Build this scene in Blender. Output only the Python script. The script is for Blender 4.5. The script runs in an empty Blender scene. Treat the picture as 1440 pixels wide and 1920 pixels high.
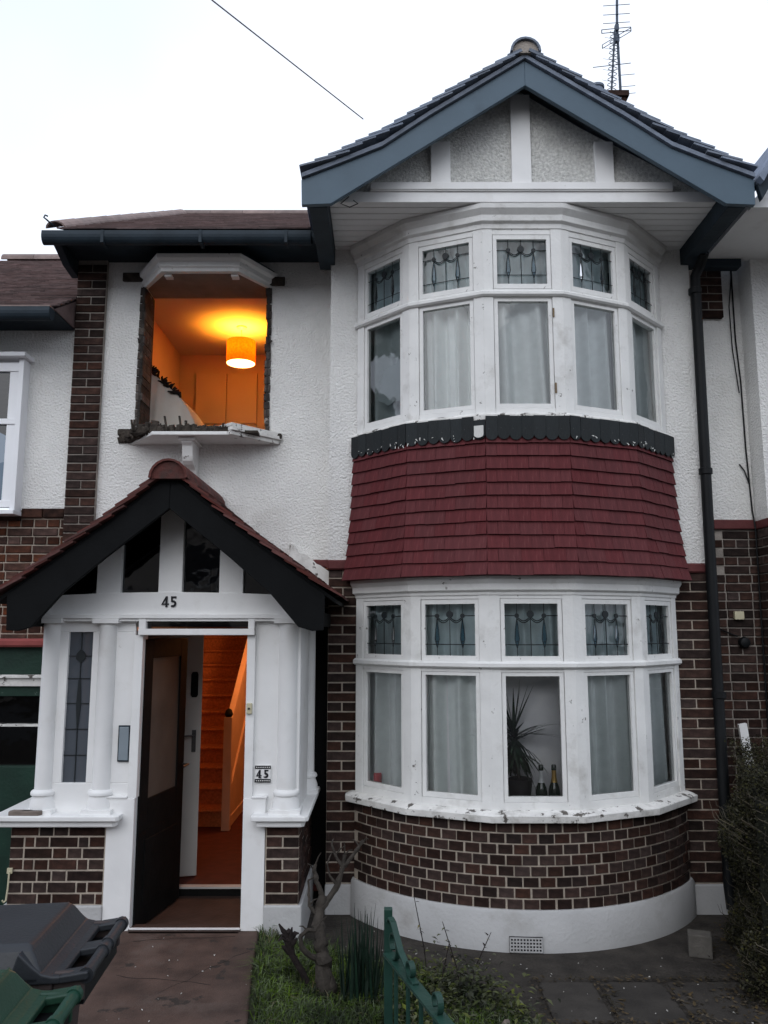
import bpy, math, random
from mathutils import Vector, Matrix
random.seed(45)
R_ = math.radians
sc = bpy.context.scene
COL = sc.collection
# ------------------------------------------------------------------ camera
cam = bpy.data.cameras.new('camera'); camo = bpy.data.objects.new('camera', cam); COL.objects.link(camo)
cam.sensor_fit = 'VERTICAL'; cam.sensor_height = 36; cam.lens = 36*1492/1920
cam.clip_start = .05; cam.clip_end = 600
camo.location = (0, 0, 2.05); camo.rotation_euler = (R_(98.3), 0, 0)
sc.camera = camo
# ------------------------------------------------------------------ sky, sun, exposure
W = bpy.data.worlds.new('World'); sc.world = W; W.use_nodes = True
nt = W.node_tree; nt.nodes.clear()
sky = nt.nodes.new('ShaderNodeTexSky'); sky.sky_type = 'NISHITA'; sky.sun_disc = False
sky.sun_elevation = R_(38); sky.sun_rotation = R_(200); sky.air_density = 1.0; sky.dust_density = 4; sky.ozone_density = 1.0
hs = nt.nodes.new('ShaderNodeHueSaturation'); hs.inputs['Saturation'].default_value = .22
cl = nt.nodes.new('ShaderNodeMix'); cl.data_type = 'RGBA'; cl.inputs[0].default_value = .75
tcw = nt.nodes.new('ShaderNodeTexCoord'); nw = nt.nodes.new('ShaderNodeTexNoise'); nw.inputs['Scale'].default_value = 1.3; nw.inputs['Detail'].default_value = 4
rw = nt.nodes.new('ShaderNodeValToRGB'); rw.color_ramp.elements[0].position = .36; rw.color_ramp.elements[1].position = .60
rw.color_ramp.elements[0].color = (.78, .84, 1.0, 1); rw.color_ramp.elements[1].color = (.99, 1.05, 1.13, 1)
sc10 = nt.nodes.new('ShaderNodeMix'); sc10.data_type = 'RGBA'; sc10.blend_type = 'MULTIPLY'; sc10.inputs[0].default_value = 1; sc10.inputs[7].default_value = (9.7, 9.9, 10.4, 1)
nt.links.new(tcw.outputs['Generated'], nw.inputs['Vector']); nt.links.new(nw.outputs['Fac'], rw.inputs[0]); nt.links.new(rw.outputs[0], sc10.inputs[6]); nt.links.new(sc10.outputs[2], cl.inputs[7])
bg = nt.nodes.new('ShaderNodeBackground'); bg.inputs[1].default_value = .12
wo = nt.nodes.new('ShaderNodeOutputWorld')
nt.links.new(sky.outputs[0], hs.inputs['Color']); nt.links.new(hs.outputs[0], cl.inputs[6])
nt.links.new(cl.outputs[2], bg.inputs[0]); nt.links.new(bg.outputs[0], wo.inputs[0])
sun = bpy.data.lights.new('sun', 'SUN'); sun.energy = .5; sun.angle = R_(60); sun.color = (1, .99, .97)
suno = bpy.data.objects.new('sun', sun); COL.objects.link(suno); suno.location = (-3, -4, 20)
suno.rotation_euler = (R_(52), 0, R_(-20))
sc.view_settings.view_transform = 'Standard'; sc.view_settings.look = 'None'
sc.view_settings.exposure = .22; sc.view_settings.gamma = 1; sc.view_settings.use_curve_mapping = False
sc.render.engine = 'CYCLES'
try:
    sc.cycles.use_denoising = True; sc.cycles.max_bounces = 8; sc.cycles.transparent_max_bounces = 12
except Exception: pass

# ------------------------------------------------------------------ materials
def mat(name, col, rough=.8, var=.12, scale=6, bump=0, bscale=60, rnd=0, hue=None, spec=.3, metal=0, stain=None, stain_scale=3, stain_lo=.55, trans=0, peel=None, bdist=.01):
    m = bpy.data.materials.new(name); m.use_nodes = True
    N = m.node_tree; n = N.nodes; L = N.links
    b = n['Principled BSDF']; b.inputs['Roughness'].default_value = rough; b.inputs['Metallic'].default_value = metal
    b.inputs['Specular IOR Level'].default_value = spec
    tc = n.new('ShaderNodeTexCoord')
    no = n.new('ShaderNodeTexNoise'); no.inputs['Scale'].default_value = scale; no.inputs['Detail'].default_value = 6
    L.new(tc.outputs['Object'], no.inputs['Vector'])
    rp = n.new('ShaderNodeValToRGB'); rp.color_ramp.elements[0].position = .3; rp.color_ramp.elements[1].position = .7
    c2 = hue if hue else col
    rp.color_ramp.elements[0].color = tuple(min(1, x*(1-var)) for x in col)+(1,)
    rp.color_ramp.elements[1].color = tuple(min(1, x*(1+var)) for x in c2)+(1,)
    L.new(no.outputs['Fac'], rp.inputs[0]); out = rp.outputs[0]
    if rnd:
        oi = n.new('ShaderNodeObjectInfo'); ge = n.new('ShaderNodeNewGeometry')
        ad = n.new('ShaderNodeMath'); ad.operation = 'ADD'; L.new(oi.outputs['Random'], ad.inputs[0]); L.new(ge.outputs['Random Per Island'], ad.inputs[1])
        fr = n.new('ShaderNodeMath'); fr.operation = 'FRACT'; L.new(ad.outputs[0], fr.inputs[0])
        mr = n.new('ShaderNodeMapRange'); mr.inputs[3].default_value = 1-rnd; mr.inputs[4].default_value = 1+rnd; L.new(fr.outputs[0], mr.inputs[0])
        h = n.new('ShaderNodeHueSaturation'); L.new(mr.outputs[0], h.inputs['Value']); L.new(out, h.inputs['Color'])
        m2 = n.new('ShaderNodeMath'); m2.operation = 'MULTIPLY'; m2.inputs[1].default_value = 7.13; L.new(fr.outputs[0], m2.inputs[0])
        f2 = n.new('ShaderNodeMath'); f2.operation = 'FRACT'; L.new(m2.outputs[0], f2.inputs[0])
        m3 = n.new('ShaderNodeMapRange'); m3.inputs[3].default_value = 1-.6*rnd; m3.inputs[4].default_value = 1+.5*rnd; L.new(f2.outputs[0], m3.inputs[0]); L.new(m3.outputs[0], h.inputs['Saturation'])
        out = h.outputs[0]
    for st, s_, lo, hi in ([(stain, stain_scale, stain_lo, stain_lo+.2)] if stain else [])+([(peel[0], peel[1], peel[2], peel[2]+.03)] if peel else []):
        n2 = n.new('ShaderNodeTexNoise'); n2.inputs['Scale'].default_value = s_; n2.inputs['Detail'].default_value = 9; n2.inputs['Roughness'].default_value = .65
        L.new(tc.outputs['Object'], n2.inputs['Vector'])
        r2 = n.new('ShaderNodeMapRange'); r2.inputs[1].default_value = lo; r2.inputs[2].default_value = hi; L.new(n2.outputs['Fac'], r2.inputs[0])
        mx = n.new('ShaderNodeMix'); mx.data_type = 'RGBA'; L.new(r2.outputs[0], mx.inputs[0]); L.new(out, mx.inputs[6]); mx.inputs[7].default_value = st+(1,)
        out = mx.outputs[2]
    L.new(out, b.inputs['Base Color'])
    if bump:
        nb = n.new('ShaderNodeTexNoise'); nb.inputs['Scale'].default_value = bscale; nb.inputs['Detail'].default_value = 5
        L.new(tc.outputs['Object'], nb.inputs['Vector'])
        bp = n.new('ShaderNodeBump'); bp.inputs['Strength'].default_value = bump; bp.inputs['Distance'].default_value = bdist
        L.new(nb.outputs['Fac'], bp.inputs['Height']); L.new(bp.outputs[0], b.inputs['Normal'])
    if trans:
        tr = n.new('ShaderNodeBsdfTranslucent'); L.new(out, tr.inputs[0])
        ms = n.new('ShaderNodeMixShader'); ms.inputs[0].default_value = trans
        L.new(b.outputs[0], ms.inputs[1]); L.new(tr.outputs[0], ms.inputs[2]); L.new(ms.outputs[0], n['Material Output'].inputs[0])
    return m
def glass(name, tint, refl=1.0, wav=.15, body=None):
    m = bpy.data.materials.new(name); m.use_nodes = True; n = m.node_tree.nodes; L = m.node_tree.links
    n.remove(n['Principled BSDF'])
    t = n.new('ShaderNodeBsdfTransparent'); t.inputs[0].default_value = tint+(1,)
    g = n.new('ShaderNodeBsdfGlossy'); g.inputs['Roughness'].default_value = .03
    f = n.new('ShaderNodeFresnel'); f.inputs[0].default_value = 1.52
    k = n.new('ShaderNodeMath'); k.operation = 'MULTIPLY'; k.inputs[1].default_value = refl; k.use_clamp = True; L.new(f.outputs[0], k.inputs[0])
    tc = n.new('ShaderNodeTexCoord'); no = n.new('ShaderNodeTexNoise'); no.inputs['Scale'].default_value = 5; L.new(tc.outputs['Object'], no.inputs[0])
    bp = n.new('ShaderNodeBump'); bp.inputs[0].default_value = wav; bp.inputs[1].default_value = .02; L.new(no.outputs['Fac'], bp.inputs['Height'])
    L.new(bp.outputs[0], g.inputs['Normal'])
    base = t.outputs[0]
    if body:
        d = n.new('ShaderNodeBsdfDiffuse'); d.inputs[0].default_value = body[0]+(1,)
        m1 = n.new('ShaderNodeMixShader'); m1.inputs[0].default_value = body[1]; L.new(t.outputs[0], m1.inputs[1]); L.new(d.outputs[0], m1.inputs[2]); base = m1.outputs[0]
    ms = n.new('ShaderNodeMixShader'); L.new(k.outputs[0], ms.inputs[0]); L.new(base, ms.inputs[1]); L.new(g.outputs[0], ms.inputs[2])
    L.new(ms.outputs[0], n['Material Output'].inputs[0])
    return m
def emit(name, col, s):
    m = bpy.data.materials.new(name); m.use_nodes = True; n = m.node_tree.nodes
    b = n['Principled BSDF']; b.inputs['Base Color'].default_value = (.8, .8, .8, 1)
    b.inputs['Emission Color'].default_value = col+(1,); b.inputs['Emission Strength'].default_value = s
    return m
ROUGHCAST = mat('roughcast_render', (.77, .765, .74), .92, .06, 2.5, 1, 56, stain=(.63, .62, .59), stain_scale=1.6, stain_lo=.58, bdist=.021)
OLDCAST = mat('weathered_shaded_pebbledash', (.62, .62, .59), .95, .25, 40, 1, 60, stain=(.32, .32, .31), stain_scale=2.6, stain_lo=.57, bdist=.02)  # darker than the walls: dirt plus the gable's shade put into the colour
WHITE = mat('white_gloss_paint', (.78, .78, .77), .5, .04, 4, .3, 16, stain=(.68, .67, .645), stain_scale=3.5, stain_lo=.56, peel=((.33, .32, .29), 17, .71), bdist=.006)
OLDWHITE = mat('worn_white_paint', (.72, .72, .70), .6, .06, 5, .3, 30, stain=(.50, .49, .46), stain_scale=4, stain_lo=.56, peel=((.18, .17, .155), 14, .655))
PEEL = mat('peeling_white_paint', (.70, .69, .66), .7, .1, 9, .6, 30, stain=(.4, .39, .36), stain_scale=7, stain_lo=.52, peel=((.10, .09, .08), 13, .575))
PLINTH = mat('painted_cement', (.44, .44, .435), .8, .08, 3, .4, 40, stain=(.32, .31, .29), stain_scale=2.6, stain_lo=.55)
BRICK = mat('stock_brick', (.025, .0155, .0132), .9, .35, 20, .5, 70, rnd=.5, hue=(.040, .0225, .0180), spec=.15, bdist=.006)
BRICKR = mat('warm_brick', (.046, .024, .018), .9, .35, 20, .5, 70, rnd=.55, hue=(.072, .031, .021), spec=.15, bdist=.006)
MORTAR = mat('lime_mortar', (.40, .345, .285), .95, .2, 12, .6, 60)
MORTARD = mat('sooty_mortar', (.28, .25, .22), .95, .3, 5, .6, 60)
HUNG = mat('oxblood_clay_tile', (.094, .019, .0215), .7, .18, 9, .5, 60, rnd=.09, spec=.2, stain=(.13, .055, .05), stain_scale=9, stain_lo=.60, bdist=.004)
REDPAINT = mat('oxblood_paint', (.10, .026, .026), .7, .2, 9, .4, 40)
PTILE = mat('red_brown_roof_tile', (.095, .030, .025), .85, .3, 10, .6, 50, rnd=.3, stain=(.05, .03, .026), stain_scale=6, stain_lo=.5)
RTILE = mat('brown_roof_tile', (.16, .115, .11), .9, .25, 10, .5, 50, rnd=.25, stain=(.17, .13, .12), stain_scale=3, stain_lo=.58)
GTILE = mat('slate_grey_tile', (.17, .20, .25), .8, .2, 10, .5, 50, rnd=.22)  # tile grey raised and blued, haze included in the colour
RIDGE = mat('ridge_tile_clay', (.22, .17, .155), .9, .2, 8, .5, 40, rnd=.15)
BLUEGREY = mat('haze_blue_grey_paint', (.075, .115, .150), .5, .08, 3, .15, 20, stain=(.05, .075, .10), stain_scale=2, stain_lo=.58)  # bargeboard paint with the bluish lens haze put into its colour
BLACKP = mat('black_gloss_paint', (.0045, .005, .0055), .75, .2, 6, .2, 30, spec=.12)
DARKFASCIA = mat('dark_fascia', (.019, .030, .040), .6, .2, 5, .2, 30, spec=.2)  # dark paint, lifted towards blue to carry the lens haze
BLACKPLASTIC = mat('black_pipe', (.006, .007, .008), .55, .2, 5, .1, 30, spec=.2)
LEADBLACK = mat('dark_scalloped_felt', (.013, .0165, .018), .7, .25, 20, .3, 60, rnd=.25, peel=((.5, .5, .5), 24, .70))
FLAKE = mat('bare_pale_tile', (.6, .6, .57), .8, .1, 20)
CAME = mat('lead_came', (.012, .016, .018), .5, .1, 20)
PANE = glass('window_glass', (.99, 1.0, 1.0), 2.2)
MIDPANE = glass('grimy_glass', (.55, .58, .58), 2.0)
TOPPANE = glass('leaded_glass', (.70, .76, .78), 1.4, .4)
DARKPANE = glass('dim_glass', (.25, .27, .30), 1.6, .2)
FROST = glass('obscured_glass', (.25, .28, .32), 1.0, .8, ((.10, .115, .135), .75))
BLUEGLASS = glass('blue_stained_glass', (.22, .38, .48), 1.0, .3)
CURTAIN = mat('pale_curtain', (.88, .935, .925), .95, .05, 14, .2, 200, trans=.2)
NET = mat('grey_net', (.92, .92, .95), .95, .08, 5, trans=.3)
BROKEN = mat('pale_torn_film', (.62, .67, .67), .6, .06, 8)
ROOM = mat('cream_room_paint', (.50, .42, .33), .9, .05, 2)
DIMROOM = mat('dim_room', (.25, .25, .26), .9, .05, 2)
CEIL = mat('ceiling_paint', (.50, .46, .42), .9, .04, 2)
SHADE = mat('orange_lamp_shade', (.40, .072, .004), .9, .28, 45, trans=.26)
BULB = emit('lit_bulb', (1, .62, .22), 16)
CLOTH = mat('dust_sheet', (.66, .62, .55), .95, .06, 4, .3, 25)
DARKWOOD = mat('dark_stained_door', (.006, .006, .006), .7, .3, 8, .2, 30, spec=.12)
BROWNPANE = mat('brown_paper_pane', (.13, .098, .078), .6, .2, 3)
GREYDOOR = mat('off_white_door', (.52, .51, .48), .5, .05, 3)
METAL = mat('aged_steel', (.09, .09, .09), .35, .2, 20, metal=.9)
CARPET = mat('rust_carpet', (.50, .20, .085), 1, .25, 40, .5, 120)
REDFLOOR = mat('red_hall_floor', (.07, .016, .012), .7, .25, 12)
JOINERY = mat('hall_joinery', (.62, .42, .28), .6, .08, 6)
GREYPLATE = mat('grey_letter_plate', (.22, .26, .29), .4, .06, 8)
DIGIT = mat('black_digits', (.012, .012, .016), .4, .05, 5)
CREAM = mat('cream_plastic', (.50, .46, .32), .5, .06, 8)
SOIL = mat('garden_soil', (.036, .031, .026), .95, .4, 7, .8, 30, stain=(.055, .048, .040), stain_scale=1.6, stain_lo=.52, bdist=.02)
PATH = mat('stained_path_concrete', (.066, .042, .033), .92, .4, 5, .6, 90, stain=(.105, .08, .068), stain_scale=2.4, stain_lo=.55, peel=((.03, .024, .02), 3.7, .60), bdist=.008)
SLAB = mat('dark_paving_concrete', (.040, .035, .030), .92, .3, 6, .6, 60, rnd=.2, stain=(.03, .027, .022), stain_scale=3, stain_lo=.52, bdist=.006)
STEP = mat('brown_quarry_tile', (.042, .026, .021), .7, .25, 8, .3, 40)
GRASSM = mat('grass_blade', (.020, .038, .010), .8, .5, 2.5, rnd=.85, hue=(.055, .082, .020))
DEADLEAF = mat('dry_grass', (.15, .13, .06), .9, .3, 6, rnd=.4)
IRIS = mat('dark_sword_leaf', (.010, .024, .015), .5, .4, 6, rnd=.4)
BARK = mat('grey_brown_bark', (.040, .034, .028), .95, .4, 18, .9, 45)
DARKBARK = mat('withered_stem', (.018, .013, .012), .95, .4, 18, .8, 45)
GATE = mat('green_gate_paint', (.014, .044, .033), .4, .15, 8, .2, 40, peel=((.25, .26, .24), 20, .74))
GREENP = mat('flaking_green_paint', (.008, .030, .020), .6, .2, 6, .3, 40, peel=((.16, .2, .17), 12, .68))
GREENBIN = mat('green_bin_plastic', (.014, .046, .028), .38, .15, 4, .1, 80)
BLACKBIN = mat('charcoal_bin_plastic', (.024, .027, .031), .42, .15, 4, .12, 80)
BINHOLE = mat('bin_shadow', (.006, .006, .007), .6, .1, 4)
HEDGEL = mat('hedge_leaf', (.013, .015, .008), .9, .4, 6, rnd=.8, hue=(.030, .028, .013), spec=.15)
TWIG = mat('hedge_twig', (.075, .064, .046), .95, .3, 9, rnd=.4)
BLOCK = mat('grey_concrete_block', (.10, .092, .080), .95, .2, 12, .6, 60)
UPVC = mat('white_upvc', (.80, .81, .83), .3, .02, 5)
UPGLASS = glass('upvc_glass', (.12, .15, .18), 1.4)
BOTTLE = mat('dark_green_bottle', (.006, .018, .010), .15, .1, 6, spec=.6)
GOLD = mat('gold_foil', (.42, .27, .08), .4, .1, 20, metal=.4)
SILVER = mat('silver_foil', (.62, .64, .65), .4, .1, 20)
POT = mat('dark_plant_pot', (.012, .010, .012), .6, .2, 6)
DRACAENA = mat('dracaena_leaf', (.014, .030, .016), .5, .3, 6, rnd=.5)
REDCAP = mat('red_cap', (.45, .03, .04), .5, .1, 6)
ALU = mat('weathered_aluminium', (.07, .09, .12), .6, .1, 8, spec=.2)
CABLE = mat('overhead_cable', (.16, .13, .13), .6, .1, 8)
JAMB = mat('broken_jamb', (.075, .064, .056), .95, .5, 9, 1, 40, rnd=.5, peel=((.27, .25, .225), 5, .63), bdist=.02)
RUBBLE = mat('crumbled_mortar', (.045, .037, .03), .95, .5, 15, 1, 50, peel=((.5, .48, .45), 18, .66))
LITTER = mat('pale_litter', (.40, .39, .36), .8, .2, 6, rnd=.4)
STONE = mat('grey_stone_chip', (.17, .14, .12), .9, .2, 15, .4, 50)
OPPW = mat('far_wall', (.30, .27, .24), .9, .1, 1)
OPPR = mat('far_roof', (.08, .055, .05), .9, .1, 1)
TARMAC = mat('tarmac', (.05, .05, .052), .9, .2, 12, .4, 80)

# ------------------------------------------------------------------ builders
WO = {}                      # world offset of each parent
class MB:
    def __init__(s): s.v = []; s.f = []; s.M = Matrix()
    def add(s, vs, fs):
        o = len(s.v); s.v += [tuple(s.M @ Vector(p)) for p in vs]; s.f += [tuple(i+o for i in f) for f in fs]; return s
    def box(s, x0, x1, y0, y1, z0, z1):
        return s.add([(x0, y0, z0), (x1, y0, z0), (x1, y1, z0), (x0, y1, z0), (x0, y0, z1), (x1, y0, z1), (x1, y1, z1), (x0, y1, z1)],
                     [(0, 3, 2, 1), (4, 5, 6, 7), (0, 1, 5, 4), (1, 2, 6, 5), (2, 3, 7, 6), (3, 0, 4, 7)])
    def cbox(s, x0, x1, y0, y1, z0, z1, c=.006):          # box whose front (-y) edges are chamfered
        return s.add([(x0+c, y0, z0+c), (x1-c, y0, z0+c), (x1-c, y0, z1-c), (x0+c, y0, z1-c),
                      (x0, y0+c, z0), (x1, y0+c, z0), (x1, y0+c, z1), (x0, y0+c, z1), (x0, y1, z0), (x1, y1, z0), (x1, y1, z1), (x0, y1, z1)],
                     [(0, 1, 2, 3), (0, 4, 5, 1), (1, 5, 6, 2), (2, 6, 7, 3), (3, 7, 4, 0), (4, 8, 9, 5), (5, 9, 10, 6), (6, 10, 11, 7), (7, 11, 8, 4), (8, 11, 10, 9)])
    def ext(s, pts, fn, a, b):
        n = len(pts)
        return s.add([fn(p, a) for p in pts]+[fn(p, b) for p in pts],
                     [tuple(range(n)), tuple(range(2*n-1, n-1, -1))]+[(i, i+n, (i+1) % n+n, (i+1) % n) for i in range(n)])
    def exy(s, pts, y0, y1): return s.ext(pts, lambda p, t: (p[0], t, p[1]), y0, y1)
    def exx(s, pts, x0, x1): return s.ext(pts, lambda p, t: (t, p[0], p[1]), x0, x1)
    def exz(s, pts, z0, z1): return s.ext(pts, lambda p, t: (p[0], p[1], t), z0, z1)
    def tube(s, path, r, n=8):
        path = [Vector(p) for p in path]; rs = r if isinstance(r, (list, tuple)) else [r]*len(path)
        vs = []; fs = []; up = Vector((.13, .21, 1)).normalized(); prev = None
        for i, p in enumerate(path):
            d = (path[min(i+1, len(path)-1)]-path[max(i-1, 0)]).normalized()
            a = (prev - d*prev.dot(d)) if prev is not None else d.cross(up)
            if a.length < 1e-4: a = d.cross(Vector((1, 0, .1)))
            a.normalize(); prev = a; b = d.cross(a)
            for k in range(n):
                t = 2*math.pi*k/n; vs.append(p+(a*math.cos(t)+b*math.sin(t))*rs[i])
        for i in range(len(path)-1):
            for k in range(n):
                fs.append((i*n+k, i*n+(k+1) % n, (i+1)*n+(k+1) % n, (i+1)*n+k))
        fs.append(tuple(range(n-1, -1, -1))); fs.append(tuple(range((len(path)-1)*n, len(path)*n)))
        return s.add(vs, fs)
    def lathe(s, prof, c, n=16):                           # prof: (radius, z)
        vs = []; fs = []
        for r, z in prof:
            for k in range(n):
                t = 2*math.pi*k/n; vs.append((c[0]+r*math.cos(t), c[1]+r*math.sin(t), c[2]+z))
        for i in range(len(prof)-1):
            for k in range(n): fs.append((i*n+k, i*n+(k+1) % n, (i+1)*n+(k+1) % n, (i+1)*n+k))
        fs.append(tuple(range(n-1, -1, -1))); fs.append(tuple(range((len(prof)-1)*n, len(prof)*n)))
        return s.add(vs, fs)
    def mesh(s, name, m, smooth=False, fix=True):
        me = bpy.data.meshes.new(name); me.from_pydata(s.v, [], s.f)
        if fix and len(s.f) < 40000:
            import bmesh
            bm = bmesh.new(); bm.from_mesh(me); bmesh.ops.recalc_face_normals(bm, faces=bm.faces); bm.to_mesh(me); bm.free()
        me.materials.append(m)
        if smooth:
            me.polygons.foreach_set('use_smooth', [True]*len(me.polygons))
            try: me.set_sharp_from_angle(angle=R_(40))
            except Exception: pass
        return me
    def split(s, name, m, parent=None, **k):             # every separate shell becomes an object of its own
        par = list(range(len(s.v)))
        def find(a):
            while par[a] != a: par[a] = par[par[a]]; a = par[a]
            return a
        for f in s.f:
            for i in f[1:]: par[find(i)] = find(f[0])
        g = {}
        for f in s.f: g.setdefault(find(f[0]), []).append(f)
        out = []
        for fs in g.values():
            ids = sorted({i for f in fs for i in f}); mp = {a: b for b, a in enumerate(ids)}
            q = MB(); q.v = [s.v[i] for i in ids]; q.f = [tuple(mp[i] for i in f) for f in fs]; out.append(q.build(name, m, parent, **k))
        return out
    def build(s, name, m, parent=None, smooth=False, bevel=0, fix=True):
        o = bpy.data.objects.new(name, s.mesh(name, m, smooth, fix)); COL.objects.link(o)
        if parent: o.parent = parent; o.location = -WO[parent]
        WO[o] = Vector((0, 0, 0))
        if bevel:
            bv = o.modifiers.new('bevel', 'BEVEL'); bv.width = bevel; bv.segments = 2; bv.limit_method = 'ANGLE'; bv.angle_limit = R_(50)
        return o
def piece(name, me, Mx, parent):
    o = bpy.data.objects.new(name, me); COL.objects.link(o)
    if parent: o.parent = parent; o.matrix_basis = Matrix.Translation(-WO[parent]) @ Mx
    else: o.matrix_basis = Mx
    return o
def tag(o, label=None, cat=None, group=None, kind=None):
    if label: o['label'] = label
    if cat: o['category'] = cat
    if group: o['group'] = group
    if kind: o['kind'] = kind
    return o
def thing(name, loc, label, cat, group=None, rz=0):
    o = bpy.data.objects.new(name, None); COL.objects.link(o); o.location = loc; o.rotation_euler = (0, 0, rz); o.empty_display_size = .1
    WO[o] = Vector(loc); return tag(o, label, cat, group)
def T(x, y, z): return Matrix.Translation((x, y, z))
def rot(a, ax='Z'): return Matrix.Rotation(a, 4, ax)
def scl(x, y, z): return Matrix.Diagonal((x, y, z, 1))
def arc(cx, cz, r, a0, a1, n=10): return [(cx+r*math.cos(R_(a0+(a1-a0)*i/n)), cz+r*math.sin(R_(a0+(a1-a0)*i/n))) for i in range(n+1)]

# ------------------------------------------------------------------ ground
tag(MB().add([(-90, -90, -.12), (90, -90, -.12), (90, 90, -.12), (-90, 90, -.12)], [(0, 1, 2, 3)]).build('ground', SOIL), kind='structure')
pt = MB(); pt.exz([(-2.75, 5.86), (-.86, 5.86), (-.80, 5.2), (-.72, 4.55), (-.62, 3.6), (-.55, 0), (-2.75, 0)], -.16, 0)
tag(pt.build('path', PATH, bevel=.012), kind='structure')
ck = MB(); rk = random.Random(6)
for x0, y0, dx, dy, n in ((-1.0, 5.70, -.06, -.012, 11), (-.86, 5.45, -.035, -.05, 12), (-1.6, 5.1, .06, -.02, 9)):
    p = [(x0, y0)]
    for i in range(n): p.append((p[-1][0]+dx+rk.uniform(-.02, .02), p[-1][1]+dy+rk.uniform(-.02, .02)))
    w0 = [.0035*rk.uniform(.4, 1.4) for _ in p]; o = len(ck.v)
    ck.v += [(a, b-w, .0012) for (a, b), w in zip(p, w0)]+[(a, b+w, .0012) for (a, b), w in zip(p, w0)]
    k = len(p); ck.f += [(o+i, o+i+1, o+k+i+1, o+k+i) for i in range(k-1)]
tag(ck.build('path_crack', mat('crack_dirt', (.014, .011, .009), .95), fix=False), kind='structure')
rd = MB().box(-60, 60, -9, -3, -.13, -.116); tag(rd.build('road', TARMAC), kind='structure')
pv = MB().box(.50, 3.0, 2.6, 5.32, -.14, -.118)
pav = tag(pv.build('paving', SOIL), kind='structure')
yy = 5.29
for j, dy in enumerate([.56, .54, .58, .6]):
    xs = [.93, 1.30, 1.72, 2.24, 2.8] if j == 0 else ([.80, 1.36, 1.80, 2.4, 2.9] if j == 1 else [.55, 1.15, 1.75, 2.35, 2.9])
    for a, b in zip(xs[:-1], xs[1:]):
        m = MB(); m.M = T((a+b)/2, yy-dy/2, -.104+random.uniform(-.005, .005)) @ rot(R_(random.uniform(-.9, .9))) @ rot(R_(random.uniform(-.5, .5)), 'X')
        w = (b-a)/2-.016; h = dy/2-.016
        m.exz([(-w, -h+.02), (-w+.02, -h), (w-.03, -h), (w, -h+.03), (w, h-.02), (w-.02, h), (-w+.03, h), (-w, h-.03)], -.03, 0)
        m.build('paving_slab', SLAB, pav, bevel=.006)
    yy -= dy

# ------------------------------------------------------------------ the house
CX, YC, RB = 1.065, 7.307, 1.538
AP = RB*math.cos(R_(11.4)); LF = RB*math.sin(R_(11.4))
house = thing('terraced_house', (CX, 6.5, -.12), 'white rendered bay fronted terraced house numbered 45 with missing upstairs window', 'house')
def facet(k):
    a = R_(22.8*(k-2)); s, c = math.sin(a), math.cos(a)
    return Matrix(((c, -s, 0, CX+AP*s), (s, c, 0, YC-AP*c), (0, 0, 1, 0), (0, 0, 0, 1)))
def bay_pts(off, back=6.53):
    r = RB+off/math.cos(R_(11.4)); p = [(CX+r*math.sin(R_(a)), YC-r*math.cos(R_(a))) for a in (-57, -34.2, -11.4, 11.4, 34.2, 57)]
    return [(p[0][0], max(back, p[0][1]+.01))]+p+[(p[-1][0], max(back, p[-1][1]+.01))]
def arc_pts(r, back=6.53, n=40):
    p = [(CX+r*math.sin(R_(a)), YC-r*math.cos(R_(a))) for a in [(-57+114*i/n) for i in range(n+1)]]
    return [(p[0][0], back)]+p+[(p[-1][0], back)]
def ring(m, prof, ptsf):                                   # sweep (offset, z) round the bay, closed section
    rows = [ptsf(o) for o, z in prof]; n = len(rows[0]); k = len(prof); vs = []; fs = []
    for i in range(n):
        for j in range(k): vs.append((rows[j][i][0], rows[j][i][1], prof[j][1]))
    for i in range(n-1):
        for j in range(k): fs.append((i*k+j, i*k+(j+1) % k, (i+1)*k+(j+1) % k, (i+1)*k+j))
    fs += [tuple(range(k)), tuple(range((n-1)*k, n*k))]
    return m.add(vs, fs)

# --- bricks
def brick_mesh(w, h=.0645, d=.05, m=BRICK, c=.004): return MB().cbox(-w/2, w/2, 0, d, -h/2, h/2, c).mesh('brick', m)
BM = {}
def bmesh_for(w, m, h):
    k = (round(w, 3), m.name, round(h, 4))
    if k not in BM: BM[k] = brick_mesh(k[0], k[2], m=m)
    return BM[k]
def bricks(parent, Mx, x0, x1, z0, z1, course, bond, m=BRICK, single=True, name='brick', skip=None, joint=.0125):
    nrow = max(1, round((z1-z0)/course)); ch = (z1-z0)/nrow; st = None if single else MB()
    for r in range(nrow):
        z = z0+(r+.5)*ch; x = x0; W_ = x1-x0; ws = []
        if bond == 'pier': ws = [W_] if r % 2 == 0 else [W_*.5, W_*.5]
        elif bond == 'english':
            u = .225 if r % 2 == 0 else .1125
            first = u*(.75 if r % 2 == 0 else .55)
            ws = [first]
            while sum(ws)+u < W_-.02: ws.append(u*random.uniform(.97, 1.03))
            ws.append(W_-sum(ws))
        elif bond == 'mixed':
            seq = [.2, .1, .105, .21, .1] if r % 2 == 0 else [.1, .075, .1, .2, .075, .11]
            o = random.randint(0, 4); i = 0
            while sum(ws)+seq[(i+o) % len(seq)] < W_-.05: ws.append(seq[(i+o) % len(seq)]); i += 1
            ws.append(W_-sum(ws))
        for w in ws:
            cx = x+w/2; x += w
            if w < .025 or (skip and skip(cx, z)): continue
            Mb = Mx @ T(cx, random.uniform(-.003, .002), z+random.uniform(-.0012, .0012)) @ rot(R_(random.uniform(-.35, .35)), 'Y')
            bw = w-joint; hh = ch-joint
            if single: piece(name, bmesh_for(bw, m, hh), Mb, parent)
            else: st.M = Mb; st.cbox(-bw/2, bw/2, 0, .05, -hh/2, hh/2, .004)
    if st:
        o = st.build(name, m, parent); o['kind'] = 'stuff'; return o

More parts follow.
